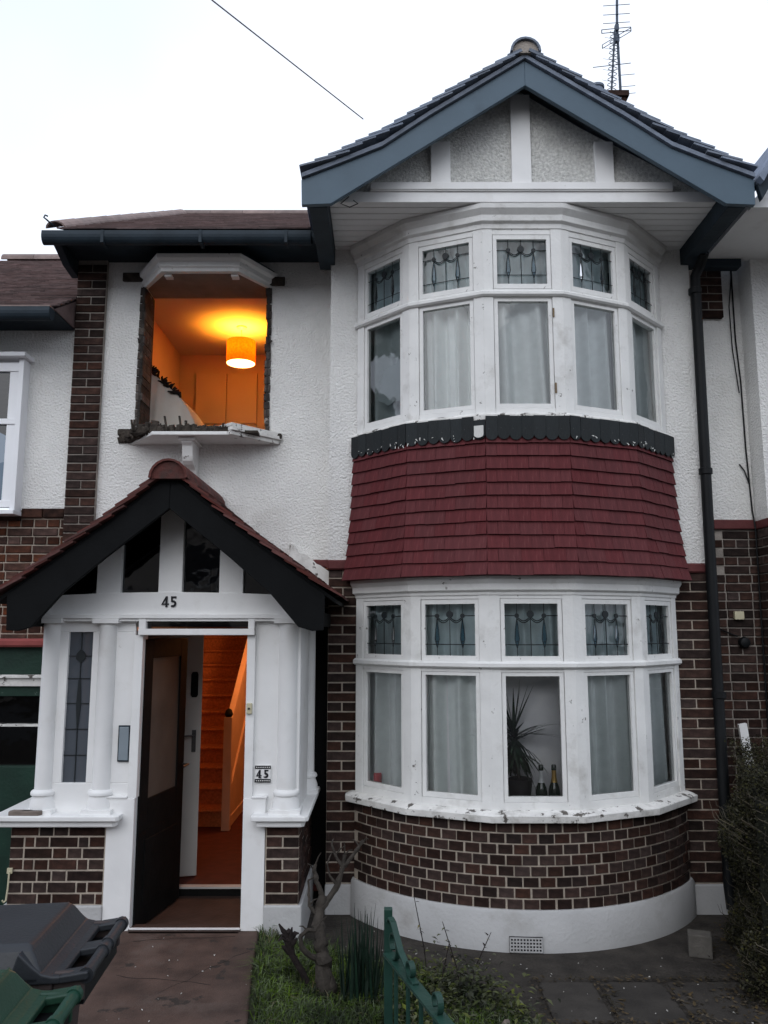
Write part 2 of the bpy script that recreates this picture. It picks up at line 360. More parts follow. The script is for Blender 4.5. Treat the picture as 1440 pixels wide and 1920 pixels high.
# --- front walls in roughcast (left part, with the hole of the missing window)
w = MB()
w.box(-2.47, -2.150, 6.75, 7.05, 2.2, 5.36); w.box(-1.015, -.455, 6.75, 7.05, 2.625, 5.36)
w.box(-2.150, -1.015, 6.75, 7.05, 2.2, 3.66); w.box(-2.150, -1.015, 6.75, 7.05, 5.10, 5.36); w.box(-1.015, -.80, 6.75, 7.05, 2.2, 2.625)
w.build('rendered_wall', ROUGHCAST, house)
def ragged(x0, x1, z0, z1, seed):                          # pier render with a slightly wavy arris
    r = random.Random(seed); n = 26
    return [(x0+r.uniform(-.004, .004), z0+(z1-z0)*i/n) for i in range(n+1)]+[(x1, z1), (x1, z0)]
w = MB(); w.exy(ragged(-.456, -.18, 2.60, 5.296, 3), 6.5, 6.749); w.exy([(2.34, 2.575), (2.63, 2.575), (2.63, 5.296), (2.34, 5.296)], 6.5, 6.78)
w.split('rendered_pier', ROUGHCAST, house)
# broken jambs of the missing window: lumps of brick and mortar
jm = MB(); jm.box(-2.150, -2.128, 6.73, 7.03, 3.70, 5.06); jm.box(-1.030, -1.015, 6.73, 7.03, 3.70, 5.06)
jm.split('torn_reveal', JAMB, house)
for i in range(18):
    z = 3.72+i*.0745
    for side in (0, 1):
        x = -2.150 if side == 0 else -1.013; dd = random.uniform(.014, .034)
        m = MB(); m.M = T(x, 6.728+random.uniform(0, .01), z) @ rot(R_(random.uniform(-4, 4)), 'Y')
        if side == 0: m.cbox(-.022, dd, 0, .24, 0, .062+random.uniform(0, .010), .006)
        else: m.cbox(-dd-.008, .014, 0, .24, 0, .062+random.uniform(0, .010), .006)
        m.split('exposed_brick', JAMB, house)
for x in (-2.158, -1.0): MB().add([(x+random.uniform(-.02, .02), 6.715+random.uniform(-.01, .02), 4.55+random.uniform(-.03, .03)) for _ in range(8)], [(0, 1, 2), (1, 2, 3), (2, 3, 4), (3, 4, 5), (4, 5, 6), (5, 6, 7), (0, 3, 6), (1, 4, 7)]).build('mortar_lump', RUBBLE, house)
MB().box(-2.33, -2.14, 6.72, 6.80, 5.115, 5.19).box(-1.06, -.885, 6.72, 6.80, 5.075, 5.15).split('lintel_end', RUBBLE, house)
# hood over the missing window
def hoodring(prof):
    m = MB(); k = len(prof); vs = []; fs = []
    base = [(-2.155, 6.76), (-1.895, 6.40), (-1.235, 6.40), (-.995, 6.76)]
    nr = [Vector((-.78, -.62)), Vector((-.42, -1.0)), Vector((.42, -1.0)), Vector((.80, -.60))]
    for i, (x, y) in enumerate(base):
        for o, z in prof: vs.append((x+nr[i].x*o, (y+nr[i].y*o) if 0 < i < 3 else min(6.765, y+nr[i].y*o*.2), z))
    for i in range(3):
        for j in range(k): fs.append((i*k+j, i*k+(j+1) % k, (i+1)*k+(j+1) % k, (i+1)*k+j))
    fs += [tuple(range(k)), tuple(range(3*k, 4*k))]
    return m.add(vs, fs)
hood = hoodring([(-.05, 5.052), (0, 5.052), (.004, 5.078), (.022, 5.090), (.024, 5.128), (.055, 5.150), (.062, 5.185), (-.05, 5.195)]).build('window_hood', OLDWHITE, house, bevel=.003)
MB().exz([(-2.14, 7.04), (-2.13, 6.76), (-1.885, 6.44), (-1.245, 6.44), (-1.02, 6.76), (-1.02, 7.04)], 5.085, 5.105).build('window_hood_ceiling', mat('shade_toned_plaster', (.24, .195, .17), .95, .2, 5), house)  # shade under the hood is put into this grey-brown colour
MB().exz([(-2.18, 6.77), (-1.92, 6.37), (-1.21, 6.37), (-.97, 6.77)], 5.20, 5.215).build('lead_cover', DARKFASCIA, house)
hb = MB(); hb.box(-1.88, -1.82, 6.45, 6.52, 5.03, 5.05); hb.box(-1.31, -1.25, 6.45, 6.52, 5.03, 5.05); hb.split('hood_batten', OLDWHITE, house)
# broken shelf of the oriel
sh = MB().exz([(-2.21, 6.76), (-1.91, 6.39), (-1.29, 6.39), (-.945, 6.76)], 3.625, 3.655); sh.build('window_shelf', OLDWHITE, house, bevel=.004)
m = MB(); rr = random.Random(8)
for i in range(130):
    t = i/129; x = -2.27+1.05*t; yf = 6.745-min(1, max(0, (x+2.27)/.36))*.33
    hgt = rr.uniform(.025, .10); ww = rr.uniform(.012, .035); y = yf+rr.uniform(-.01, .05)
    m.M = T(x, y, 3.652) @ rot(rr.uniform(-.6, .6)) @ rot(rr.uniform(-.35, .35), 'Y'); m.cbox(-ww, ww, 0, .05, -.01, hgt*(.75 if x > -1.9 else 1.1), .008)
for i in range(70):
    x = rr.uniform(-2.2, -1.25); y = rr.uniform(6.44, 6.8); sz = rr.uniform(.012, .04)
    m.M = T(x, y if x > -1.95 else max(y, 6.72-(x+2.25)*.9), 3.672) @ rot(rr.uniform(0, 3)) @ rot(rr.uniform(-.5, .5), 'X'); m.cbox(-sz, sz, -sz*.7, sz*.7, -.01, sz*1.1, sz*.3)
for i in range(9):
    x = rr.uniform(-2.1, -1.3); m.M = T(x, 6.42, 3.67) @ rot(rr.uniform(-.4, .4), 'Y') @ rot(rr.uniform(-.6, .6)); m.box(-.005, .008, 0, .02, 0, rr.uniform(.05, .13))
m.M = Matrix(); m.box(-2.12, -1.05, 6.44, 7.03, 3.655, 3.675)
m.build('rotten_sill', RUBBLE, house)
m = MB(); m.M = T(-1.262, 6.37, 3.70) @ rot(R_(47)); m.box(0, .52, -.010, .03, -.075, -.042); m.box(-.004, .53, -.030, .03, -.040, -.008); m.box(-.004, .53, -.018, .20, -.006, .024)
m.build('sill_board', PEEL, house, bevel=.004)
MB().box(-2.31, -2.2, 6.71, 6.80, 3.70, 3.76).box(-.99, -.885, 6.71, 6.80, 3.665, 3.72).split('sill_end', RUBBLE, house, bevel=.015)
# scrolled bracket
bk = MB(); prof = [(6.75, 3.63), (6.47, 3.63), (6.47, 3.585), (6.50, 3.56), (6.51, 3.52)]+[(6.62-.10*math.cos(R_(a)), 3.44+.0*a-.09*math.sin(R_(a))+.05) for a in (10, 35, 60)]+[(6.64, 3.38), (6.67, 3.34), (6.68, 3.29), (6.70, 3.26), (6.75, 3.26)]
bk.exx(prof, -1.69, -1.60); bk.box(-1.715, -1.575, 6.455, 6.75, 3.597, 3.622); bk.box(-1.705, -1.585, 6.64, 6.75, 3.245, 3.275)
bk.build('scroll_bracket', OLDWHITE, house, bevel=.006)
# left party pier
MB().box(-2.725, -2.468, 6.712, 6.95, .0, 5.34).split('mortar_bed', MORTARD, house)
bricks(house, T(0, 6.70, 0), -2.73, -2.465, 2.40, 5.26, .0752, 'pier', joint=.013)
# bay piers
MB().box(-.452, -.20, 6.510, 6.75, -.12, 2.60).box(2.33, 2.63, 6.510, 6.78, -.12, 2.575).split('mortar_bed', MORTAR, house)
bricks(house, T(0, 6.50, 0), -.456, -.215, .10, 2.53, .0765, 'pier')
bricks(house, T(0, 6.50, 0), 2.355, 2.635, .10, 2.50, .0765, 'pier')
m = MB(); m.cbox(-.80, -.458, 6.705, 6.749, 2.55, 2.622, .015); m.cbox(-.462, -.20, 6.468, 6.499, 2.52, 2.600, .012); m.cbox(2.34, 2.64, 6.47, 6.499, 2.495, 2.573, .012)
m.split('painted_brick_course', REDPAINT, house)
MB().box(-.80, -.456, 6.76, 7.0, 2.05, 2.55).split('mortar_bed', MORTAR, house)
bricks(house, T(0, 6.75, 0), -.80, -.458, 2.06, 2.55, .0765, 'english')
MB().box(-.62, -.456, 6.742, 7.0, -.12, 2.06).build('black_shade_panel', BLACKP, house)  # wall strip beside the porch, its shade put into flat black
pl = MB(); pl.box(-.456, -.20, 6.47, 6.505, -.13, .095); pl.box(2.33, 2.64, 6.47, 6.505, -.13, .095); pl.split('plinth', PLINTH, house, bevel=.008)

# --- bay: curved brick apron and plinth
RBR = AP+.045
m = MB(); m.exz(arc_pts(RBR-.010), .12, .735); m.split('mortar_bed', MORTAR, house)
rows = 8; ch = (.716-.146)/rows; nb = 27
for r in range(rows):
    for i in range(nb+1):
        a = -57+114*(i+(.5 if r % 2 else 0))/nb+(random.uniform(-.12, .12))
        if a > 56.5 or a < -56.6: continue
        Mb = T(CX, YC, 0) @ rot(R_(a)) @ T(0, -RBR+random.uniform(-.002, .003), .146+(r+.5)*ch)
        wv = .1005 if random.random() > .08 else .097
        piece('header_brick', bmesh_for(wv, BRICK, .0595), Mb, house)
m = MB(); ring(m, [(-.10, -.13), (.022, -.13), (.020, .125), (.006, .148), (-.10, .148)], lambda o: arc_pts(AP+.045+o)); m.split('plinth', PLINTH, house, smooth=True)
# air brick in the plinth
av = thing  # (alias kept simple)
Ma = T(CX, YC, 0) @ rot(R_(-3.85)) @ T(0, -(AP+.067), 0)
am = MB(); am.M = Ma; x0, x1, z0, z1 = -.106, .106, -.108, -.022; ym = -.012; nx, nz = 10, 4
for i in range(nx+1): am.box(x0+(x1-x0)*i/nx-.004, x0+(x1-x0)*i/nx+.004, ym, ym+.012, z0, z1)
for j in range(nz+1): am.box(x0-.004, x1+.004, ym+.001, ym+.011, z0+(z1-z0)*j/nz-.004, z0+(z1-z0)*j/nz+.004)
air = am.build('air_brick', PLINTH, house); m = MB(); m.M = Ma; m.box(x0-.006, x1+.006, -.005, .02, z0-.008, z1+.008); m.build('air_brick_void', BINHOLE, air)

# --- bay windows
def strip(m, pts, wd=.0036, y=.022):
    m.tube([(p[0], y, p[1]) for p in pts], wd, 4)
def disc(m, x, z, r, y=.018): m.exy([(x+r*math.cos(2*math.pi*i/12), z+r*math.sin(2*math.pi*i/12)) for i in range(12)], y, y+.009)
def leading_mesh(w, h):
    m = MB(); X = lambda f: -w+2*w*f; Z = lambda f: h*(1-f)
    cz = Z(.23)
    strip(m, [(X(0), cz), (X(.23), cz)]); strip(m, [(X(.75), cz), (X(1), cz)]); strip(m, [(X(0), Z(.785)), (X(1), Z(.785))])
    for f in (.235, .49, .745): strip(m, [(X(f), Z(0)), (X(f), cz)], .003)
    strip(m, [(X(.49), cz), (X(.495), Z(1))])
    for a, b in ((.235, .49), (.49, .745)):
        for e in (0, .035): strip(m, [(X(a+(b-a)*t), Z(.245+e+.085*math.sin(math.pi*t))) for t in [i/8 for i in range(9)]], .004)
    for f in (.235, .745):
        for s_ in (-1, 1): strip(m, [(X(f), Z(.27)), (X(f)+s_*.012, Z(.5)), (X(f)+s_*.0165, Z(.68)), (X(f)+s_*.011, Z(.75)), (X(f), Z(.86))], .003)
        strip(m, [(X(f)-.013, Z(.74)), (X(f), Z(.72)), (X(f)+.013, Z(.74))], .003)
        strip(m, [(X(f), Z(.86)), (X(f), Z(1))], .003); disc(m, X(f), cz, .017)
    disc(m, X(.49), Z(.20), .027)
    return m.mesh('leading', CAME)
def drops_mesh(w, h):
    m = MB(); X = lambda f: -w+2*w*f; Z = lambda f: h*(1-f)
    f = .235; m.add([(X(f), .027, Z(.27)), (X(f)+.0165, .027, Z(.68)), (X(f), .027, Z(.86)), (X(f)-.0165, .027, Z(.68))], [(0, 1, 2, 3)])
    return m.mesh('stained_drop', BLUEGLASS, fix=False)
def bay_window(label, sill, g0, g1, t0, t1, h0, h1, head, paint):
    GW = .193
    f = MB(); ring(f, [(-.09, t0), (.012, t0), (.026, t0+.012), (.026, t1-.014), (.010, t1), (-.09, t1)], bay_pts)
    for k in range(5):
        f.M = facet(k)
        for a, b in ((sill, t0), (t1, head)):
            f.box(-LF, -.226, 0, .085, a, b); f.box(.226, LF, 0, .085, a, b)
        f.box(-.226, .226, .004, .085, sill, g0-.036); f.box(-.226, .226, .004, .085, h1+.036, head)
        f.box(-.226, .226, .006, .085, g1+.026, t0); f.box(-.226, .226, .006, .085, t1, h0-.040)
    f.M = Matrix()
    bw = f.build('bay_window', paint, house, bevel=.004); bw['label'] = label
    def sash(z0, z1, ga, gb):
        m = MB(); m.box(-.222, -GW, .010, .055, z0, z1); m.box(GW, .222, .010, .055, z0, z1); m.box(-GW, GW, .010, .055, z0, ga); m.box(-GW, GW, .010, .055, gb, z1)
        return m.mesh('sash', paint)
    s1 = sash(g0-.034, g1+.024, g0, g1); s2 = sash(h0-.038, h1+.034, h0, h1)
    p1 = MB().add([(-GW, .030, g0), (GW, .030, g0), (GW, .030, g1), (-GW, .030, g1)], [(0, 1, 2, 3)]).mesh('pane', PANE, fix=False)
    p2 = MB().add([(-GW, .032, h0), (GW, .032, h0), (GW, .032, h1), (-GW, .032, h1)], [(0, 1, 2, 3)]).mesh('leaded_pane', TOPPANE, fix=False)
    ld = leading_mesh(GW, h1-h0); dp = drops_mesh(GW, h1-h0)
    for k in range(5):
        F = facet(k); pr = T(0, -.004, 0) if k == 2 else Matrix()
        piece('sash', s1, F, bw); piece('sash', s2, F @ pr, bw)
        if not (k == 0 and sill > 3): piece('pane', p1, F, bw)
        piece('leaded_pane', p2, F, bw); piece('leading', ld, F @ T(0, 0, h0), bw); piece('stained_drop', dp, F @ T(0, 0, h0), bw); piece('stained_drop', dp, F @ T(2*GW*.51, 0, h0), bw)
    return bw
ubw = bay_window('upstairs bay window with curved leaded top lights', 3.645, 3.722, 4.532, 4.566, 4.613, 4.672, 5.036, 5.12, OLDWHITE)
lbw = bay_window('downstairs bay window with curved leaded top lights', .790, .878, 1.709, 1.762, 1.812, 1.850, 2.226, 2.29, OLDWHITE)
# cracked lower pane of the first upstairs light: glass with a jagged pale fragment
F = facet(0); GW = .193
MB().add([tuple(F @ Vector(p)) for p in [(-GW, .030, 3.722), (GW, .030, 3.722), (GW, .030, 4.532), (-GW, .030, 4.532)]], [(0, 1, 2, 3)]).build('pane', MIDPANE, ubw, fix=False)['label'] = 'broken pane with a jagged pale fragment'
jag = [(.192, 4.27), (.14, 4.21), (.125, 4.17), (.06, 4.16), (-.03, 4.15), (-.04, 4.09), (-.075, 4.06), (-.06, 4.02), (-.10, 3.96), (-.09, 3.90), (-.04, 3.875), (.03, 3.835), (.10, 3.86), (.192, 3.84)]
m = MB(); m.M = F; m.exy(jag, .040, .044); m.build('glass_fragment', BROKEN, ubw)
# hinges and latch on the middle light
m = MB(); m.M = facet(2); m.box(.224, .236, -.010, .0, 3.80, 3.88); m.box(.224, .236, -.010, .0, 4.40, 4.47); m.split('hinge', mat('rusty_brass', (.16, .11, .06), .6, .3, 20), ubw)
# sills, heads, cornices
m = MB(); ring(m, [(-.08, 3.585), (.045, 3.585), (.048, 3.625), (.02, 3.643), (-.08, 3.646)], bay_pts); m.build('bay_sill', PEEL, house, bevel=.003)
m = MB(); ring(m, [(-.08, 5.118), (.006, 5.118), (.010, 5.155), (.035, 5.170), (.040, 5.215), (.075, 5.255), (.080, 5.290), (-.08, 5.290)], bay_pts); m.build('bay_cornice', OLDWHITE, house, bevel=.003)
m = MB(); ring(m, [(-.08, .722), (.085, .722), (.090, .770), (.03, .790), (-.08, .793)], bay_pts); m.build('bay_sill', PEEL, house, bevel=.004)
m = MB(); ring(m, [(-.08, 2.288), (.006, 2.288), (.010, 2.31), (.034, 2.325), (.036, 2.37), (.055, 2.40), (.055, 2.425), (-.08, 2.425)], bay_pts); m.build('bay_cornice', OLDWHITE, house, bevel=.003)
# tile hanging
ZT, ZB = 3.46, 2.425
def flare(z): t = max(0, (ZT-z)/(ZT-ZB)); return .018+.035*t+.055*t**3
m = MB(); zs = [ZB+(ZT+.12-ZB)*i/12 for i in range(13)]
ring(m, [(flare(z)-.012, z) for z in zs]+[(-.1, zs[-1]), (-.1, ZB)], bay_pts); m.build('tile_batten', REDPAINT, house)
TM = MB().add([(-.5, -.016, 0), (.5, -.016, 0), (.5, 0, 0), (-.5, 0, 0), (-.5, .008, .135), (.5, .008, .135), (.5, .016, .135), (-.5, .016, .135)],
              [(0, 1, 5, 4), (0, 3, 2, 1), (1, 2, 6, 5), (3, 0, 4, 7), (4, 5, 6, 7), (2, 3, 7, 6)]).mesh('hung_tile', HUNG)
g = .0985; nr = 11
for r in range(nr):
    z = ZB+r*g
    hh = 1.0 if r < nr-1 else .78
    for k in range(5):
        o = flare(z)+.012; L_ = (AP+o)*math.tan(R_(11.4)); a = math.atan2(flare(z)-flare(z+.1), .1)
        wt = 2*L_/4; xs = [-L_+wt*i for i in range(5)] if r % 2 == 0 else [-L_]+[-L_+wt*(i+.5) for i in range(4)]+[L_]
        for x0, x1 in zip(xs[:-1], xs[1:]):
            Mt = facet(k) @ T((x0+x1)/2, -o-random.uniform(0, .003), z+random.uniform(-.003, .003)) @ rot(-a*.8, 'X') @ rot(R_(random.uniform(-.5, .5)), 'Y') @ scl(x1-x0-.0015, 1, hh)
            piece('hung_tile', TM, Mt, house)
# dark scalloped course under the upper sill
n = 9; pts = [(-.5, .16), (-.5, .02)]+[(.5*math.cos(R_(180+180*i/n)), .022+.044*math.sin(R_(180+180*i/n))) for i in range(1, n)]+[(.5, .02), (.5, .16)]
SM = MB().exy(pts, -.008, 0).mesh('scallop_tile', LEADBLACK); SF = MB().exy(pts, -.008, 0).mesh('scallop_tile', FLAKE)
for k in range(5):
    L_ = (AP+.045)*math.tan(R_(11.4)); nn = 7; wt = 2*L_/nn
    for i in range(nn):
        zz = 3.452+random.uniform(-.003, .003)
        bare = (k == 1 and i == nn-1)
        piece('scallop_tile', SM, facet(k) @ T(-L_+wt*(i+.5), -.050-.002*(i % 2), zz) @ rot(R_(random.uniform(-1, 1)), 'Y') @ scl(wt*1.0, 1, 1 if not bare else .8), house)
        if bare: piece('scallop_tile', SF, facet(k) @ T(-L_+wt*(i+.5), -.062, zz+.004) @ scl(wt*.8, 1, .5), house)
rr = random.Random(5); m = MB()
for i in range(46):
    k = rr.choice([0, 0, 1, 1, 0, 3, 4, 4]); m.M = facet(k) @ T(rr.uniform(-.3, .3), -.0615, 3.45+rr.uniform(-.02, .03)) @ rot(rr.uniform(-2, 2), 'Y')
    s_ = rr.uniform(.006, .018); m.add([(-s_, 0, 0), (s_*.6, -.002, s_*.3), (s_*.4, 0, s_*.9), (-s_*.5, -.001, s_*.5)], [(0, 1, 2, 3)])
m.M = Matrix(); o = m.build('paint_flake', FLAKE, house, fix=False); o['kind'] = 'stuff'

# --- gable over the bay
GX = 1.07
top = [(GX, 6.325), (.34, 5.850), (-.012, 5.602), (-.30, 5.478), (-.615, 5.350)]
bot = [(-.610, 5.15), (-.395, 5.160), (GX, 6.12)]
for sgn in (1, -1):
    pp = [((GX-(GX-x)*sgn), z) for x, z in top+bot]; MB().exy(pp, 5.50, 5.54).build('bargeboard', BLUEGREY, house, bevel=.004)
    tp = [((GX-(GX-x)*sgn), z) for x, z in [(GX, 6.332), (.34, 5.857), (-.012, 5.609), (-.30, 5.484), (-.612, 5.357)]]
    MB().exy(tp+[(x, z+.034) for x, z in reversed(tp)], 5.475, 5.56).build('undercloak', GTILE, house)
m = MB(); inf = [(-.30, 5.40), (2.44, 5.40), (2.10, 5.62), (1.55, 5.93), (GX, 6.25), (.59, 5.93), (.04, 5.62)]; m.exy(inf, 5.75, 5.80); m.build('gable_infill', OLDCAST, house)
gb = MB(); gb.box(-.42, 2.56, 5.722, 5.80, 5.297, 5.385); gb.box(-.105, 2.225, 5.700, 5.722, 5.392, 5.452); gb.box(-.105, 2.225, 5.708, 5.75, 5.383, 5.395); gb.build('gable_beam', WHITE, house, bevel=.004)
for a, b, z in ((.363, .515, 5.80), (.99, 1.142, 6.20), (1.637, 1.782, 5.80)): MB().box(a, b, 5.715, 5.752, 5.452, z).build('gable_stud', WHITE, house, bevel=.003)
n = 8; yb = [5.80+(6.52-5.80)*i/n for i in range(n+1)]
for i in range(n): MB().box(-.42, 2.56, yb[i]+.004, yb[i+1]-.004, 5.292+random.uniform(0, .003), 5.312).build('soffit_board', WHITE, house)
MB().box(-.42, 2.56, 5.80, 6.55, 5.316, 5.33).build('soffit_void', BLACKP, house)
for x0, x1 in ((-.56, -.423), (2.563, 2.70)):
    MB().box(x0, x1, 5.545, 6.60, 5.155, 5.36).build('eaves_box', DARKFASCIA, house, bevel=.006)
# roof tiles of the gable
def along(prof, s):
    for (a, b) in zip(prof[:-1], prof[1:]):
        d = Vector((b[0]-a[0], b[1]-a[1])); l = d.length
        if s <= l or (b == prof[-1]): u = d/l; return Vector(a)+u*s, u
        s -= l
def slope_matrix(p, u, y):
    e1 = Vector((u.x, 0, u.y)); e2 = Vector((0, 1, 0)); e3 = e1.cross(e2)
    if e3.z < 0: e3 = -e3; e2 = -e2
    return Matrix(((e1.x, e2.x, e3.x, p.x), (e1.y, e2.y, e3.y, y), (e1.z, e2.z, e3.z, p.y), (0, 0, 0, 1)))
def tile_roof(prof, y0, y1, gauge, length, th, verge, m_, name, cols=0, tw=.165, lift=.020):
    tot = sum((Vector(b)-Vector(a)).length for a, b in zip(prof[:-1], prof[1:]))
    me = MB().add([(-length, -tw/2+.001, 0), (0, -tw/2+.001, 0), (0, tw/2-.001, 0), (-length, tw/2-.001, 0), (-length, -tw/2+.001, th), (0, -tw/2+.001, th), (0, tw/2-.001, th), (-length, tw/2-.001, th)],
                  [(0, 3, 2, 1), (4, 5, 6, 7), (0, 1, 5, 4), (1, 2, 6, 5), (2, 3, 7, 6), (3, 0, 4, 7)]).mesh(name, m_)
    n = int(tot/gauge)+1; st = MB()
    for i in range(1, n+1):
        p, u = along(prof, min(tot, i*gauge)+.02); lr = min(length, i*gauge)
        Mx = slope_matrix(p, u, 0); til = rot(math.atan2(lift, length), 'Y')
        tilt = Mx @ T(0, 0, lift) @ rot(math.atan2(lift, length)*1.0, 'Y')
        # lower edge lifted, upper edge on the roof
        for c in range(cols):
            yc = y0+tw*(c+.5)+(tw*.5 if i % 2 else 0)*(1 if c else 0)
            Mt = T(0, yc+random.uniform(-.004, .004), 0) @ slope_matrix(p, u, 0) @ T(0, 0, lift+random.uniform(-.002, .003)) @ rot(-math.atan2(lift*.95, length), 'Y')
            piece(verge, me, Mt @ scl(lr/length, 1, 1), house)
        ya = y0+tw*(cols+.5 if (i % 2 and cols) else cols)
        y = ya
        while y < y1-.01:
            w_ = min(tw*random.choice([1, 1, 2]), y1-y)
            st.M = T(0, 0, 0) @ slope_matrix(p, u, 0) @ T(0, 0, lift+random.uniform(-.002, .003)) @ rot(-math.atan2(lift*.95, length), 'Y')
            sg = 1 if (st.M @ Vector((0, 1, 0))).y > 0 else -1
            st.box(-lr, 0, *(sorted((sg*(y+.001), sg*(y+w_-.001)))), 0, th); y += w_
    st.M = Matrix(); o = st.build(name+'_field', m_, house); o['kind'] = 'stuff'
for sgn in (1, -1):
    prof = [(GX-(GX-x)*sgn, z) for x, z in [(GX, 6.372), (-.03, 5.672), (-.47, 5.449), (-.592, 5.398)]]
    tile_roof(prof, 5.445, 6.4, .113, .27, .014, 'roof_tile', GTILE, 'roof_tile', cols=1, lift=.034)
    r = MB(); pp = prof+[(x, z-.05) for x, z in reversed(prof)]; r.exy(pp, 5.56, 11.0); r.build('gable_roof', GTILE, house)
def halfround(x, y0, y1, z, r, m_, name, parent, th=.016):
    o_ = arc(0, 0, r, 0, 180, 10); i_ = arc(0, 0, r-th, 180, 0, 10)
    return MB().exy([(x+a, z+b) for a, b in o_+i_], y0, y1).build(name, m_, parent, smooth=False)
y = 5.43
while y < 10.8: halfround(GX, y, y+.44, 6.358, .116, GTILE, 'ridge_tile', house); y += .445
MB().exy([(GX+a, 6.355+b) for a, b in arc(0, 0, .100, 0, 180, 10)], 5.452, 5.50).build('ridge_mortar', MORTARD, house)
# main roof to the left, with verge of half-round tiles
rs = Vector((0, 4.0, 2.33)).normalized()
m = MB()
for i in range(44):
    s0 = i*.108; a = Vector((0, 6.16, 5.30))+rs*s0; b = a+rs*.16; nrm = Vector((0, -rs.z, rs.y))
    x = -2.70; xe = -.62 if a.z < 5.55 else min(1.0, GX-(6.36-a.z)*1.58)
    while x < xe-.01:
        x2 = min(xe, x+.165*random.choice([1, 1, 2])); j = random.uniform(-.002, .003)
        q = [a+nrm*(.022+j), b+nrm*.004, b-nrm*.008, a+nrm*(.010+j)]
        m.add([(x+.001, p.y, p.z) for p in q]+[(x2-.001, p.y, p.z) for p in q], [(0, 1, 2, 3), (7, 6, 5, 4), (0, 4, 5, 1), (1, 5, 6, 2), (2, 6, 7, 3), (3, 7, 4, 0)]); x = x2
o = m.build('main_roof_tile_field', RTILE, house); o['kind'] = 'stuff'
m = MB(); m.exx([(6.2, 5.28), (10.2, 7.62), (14.2, 5.28), (14.0, 5.37), (6.4, 5.37)], -2.73, -.62); m.exx([(7.3, 5.92), (10.2, 7.62), (14.2, 5.28), (7.3, 5.28)], -.62, 2.8); m.build('main_roof', RTILE, house)
vm = MB().exx([(-.0, 0)], 0, 0) if False else None
def verge_piece(i):
    a = Vector((-2.735, 6.22, 5.345))+rs*(i*.44); m = MB(); e2 = Vector((1, 0, 0)); e3 = Vector((0, -rs.z, rs.y)); vs = []; pr = arc(0, 0, .085, 0, 180, 8)
    pr = pr+arc(0, 0, .07, 180, 0, 8)
    for t in (0, .435):
        for u, v in pr: p = a+rs*t+e2*u+e3*(v*.75+.004*(t > 0)); vs.append(tuple(p))
    n = len(pr); m.add(vs, [tuple(range(n)), tuple(range(2*n-1, n-1, -1))]+[(i_, i_+n, (i_+1) % n+n, (i_+1) % n) for i_ in range(n)])
    m.build('verge_tile', RIDGE, house)
for i in range(10): verge_piece(i)
x = -2.8
while x < .3:
    o_ = arc(0, 0, .11, 0, 180, 8)+arc(0, 0, .09, 180, 0, 8)
    MB().exx([(10.2+a, 7.60+b) for a, b in o_], x, x+.435).build('ridge_tile', RIDGE, house); x += .44
m = MB(); m.exx([(6.20+a*.9, 5.335+b) for a, b in arc(0, 0, .08, 0, 180, 8)], -2.80, -2.66) if False else None
MB().tube([(-2.745, 6.22, 5.36), (-2.755, 6.16, 5.36), (-2.775, 6.13, 5.375), (-2.80, 6.13, 5.395), (-2.79, 6.13, 5.415), (-2.768, 6.13, 5.405)], .007, 6).build('hip_iron', DARKFASCIA, house)
m = MB().box(-2.795, -.455, 6.21, 6.76, 5.30, 5.325); m.build('eaves_soffit', DARKFASCIA, house, bevel=.006)
gp = [(6.10+.055+.055*math.cos(R_(a)), 5.235+.068*math.sin(R_(a))) for a in range(180, 361, 20)]+[(6.205, 5.27), (6.105, 5.27)]
MB().exx([(6.22, 5.295), (6.76, 5.295), (6.76, 5.15), (6.55, 5.175), (6.40, 5.235)], -2.80, -2.732).build('eaves_corbel', DARKFASCIA, house, bevel=.008)
MB().box(-2.79, -.56, 6.205, 6.225, 5.20, 5.30).build('fascia_board', DARKFASCIA, house)
MB().exx(gp, -2.80, -.60).build('gutter', DARKFASCIA, house)
for x in (-2.3, -1.5, -.8): MB().box(x-.012, x+.012, 6.095, 6.215, 5.162, 5.268).build('gutter_bracket', DARKFASCIA, house)
# right eaves: gutter outlet, downpipe and offset
m = MB(); m.tube([(2.69, 6.30, 5.17), (2.69, 6.40, 5.10), (2.655, 6.43, 5.02), (2.655, 6.435, 4.9)], .042, 12); m.tube([(2.655, 6.435, 4.92), (2.645, 6.435, 2.7), (2.64, 6.435, .1), (2.64, 6.40, -.06)], .043, 12)
dp = m.build('drainpipe', BLACKPLASTIC, house, smooth=True)
for z in (4.86, 3.3, 1.5, .3): MB().lathe([(.046, 0), (.054, .004), (.054, .05), (.046, .054)], (2.648, 6.435, z), 14).build('pipe_collar', BLACKPLASTIC, dp, smooth=True)
MB().box(2.74, 3.12, 6.55, 6.66, 5.17, 5.27).box(2.80, 2.845, 6.56, 6.62, 5.27, 5.52).split('gutter_outlet', DARKFASCIA, house, bevel=.012)
MB().tube([(-.27, 5.70, 5.33), (-.33, 5.66, 5.25), (-.26, 5.65, 5.215), (-.20, 5.66, 5.25), (-.235, 5.70, 5.30)], .004, 5).build('cable_loop', BLACKPLASTIC, house)
# chimney
chm = MB().box(2.5, 2.98, 8.95, 9.5, 5.5, 8.52); chm.box(2.47, 3.01, 8.92, 9.54, 8.52, 8.59); ch_ = chm.build('chimney', BRICK, house)
MB().lathe([(.10, 0), (.10, .05), (.085, .08), (.085, .13), (.10, .14), (.10, .17)], (2.66, 9.1, 8.59), 14).build('chimney_pot', GTILE, ch_, smooth=True)

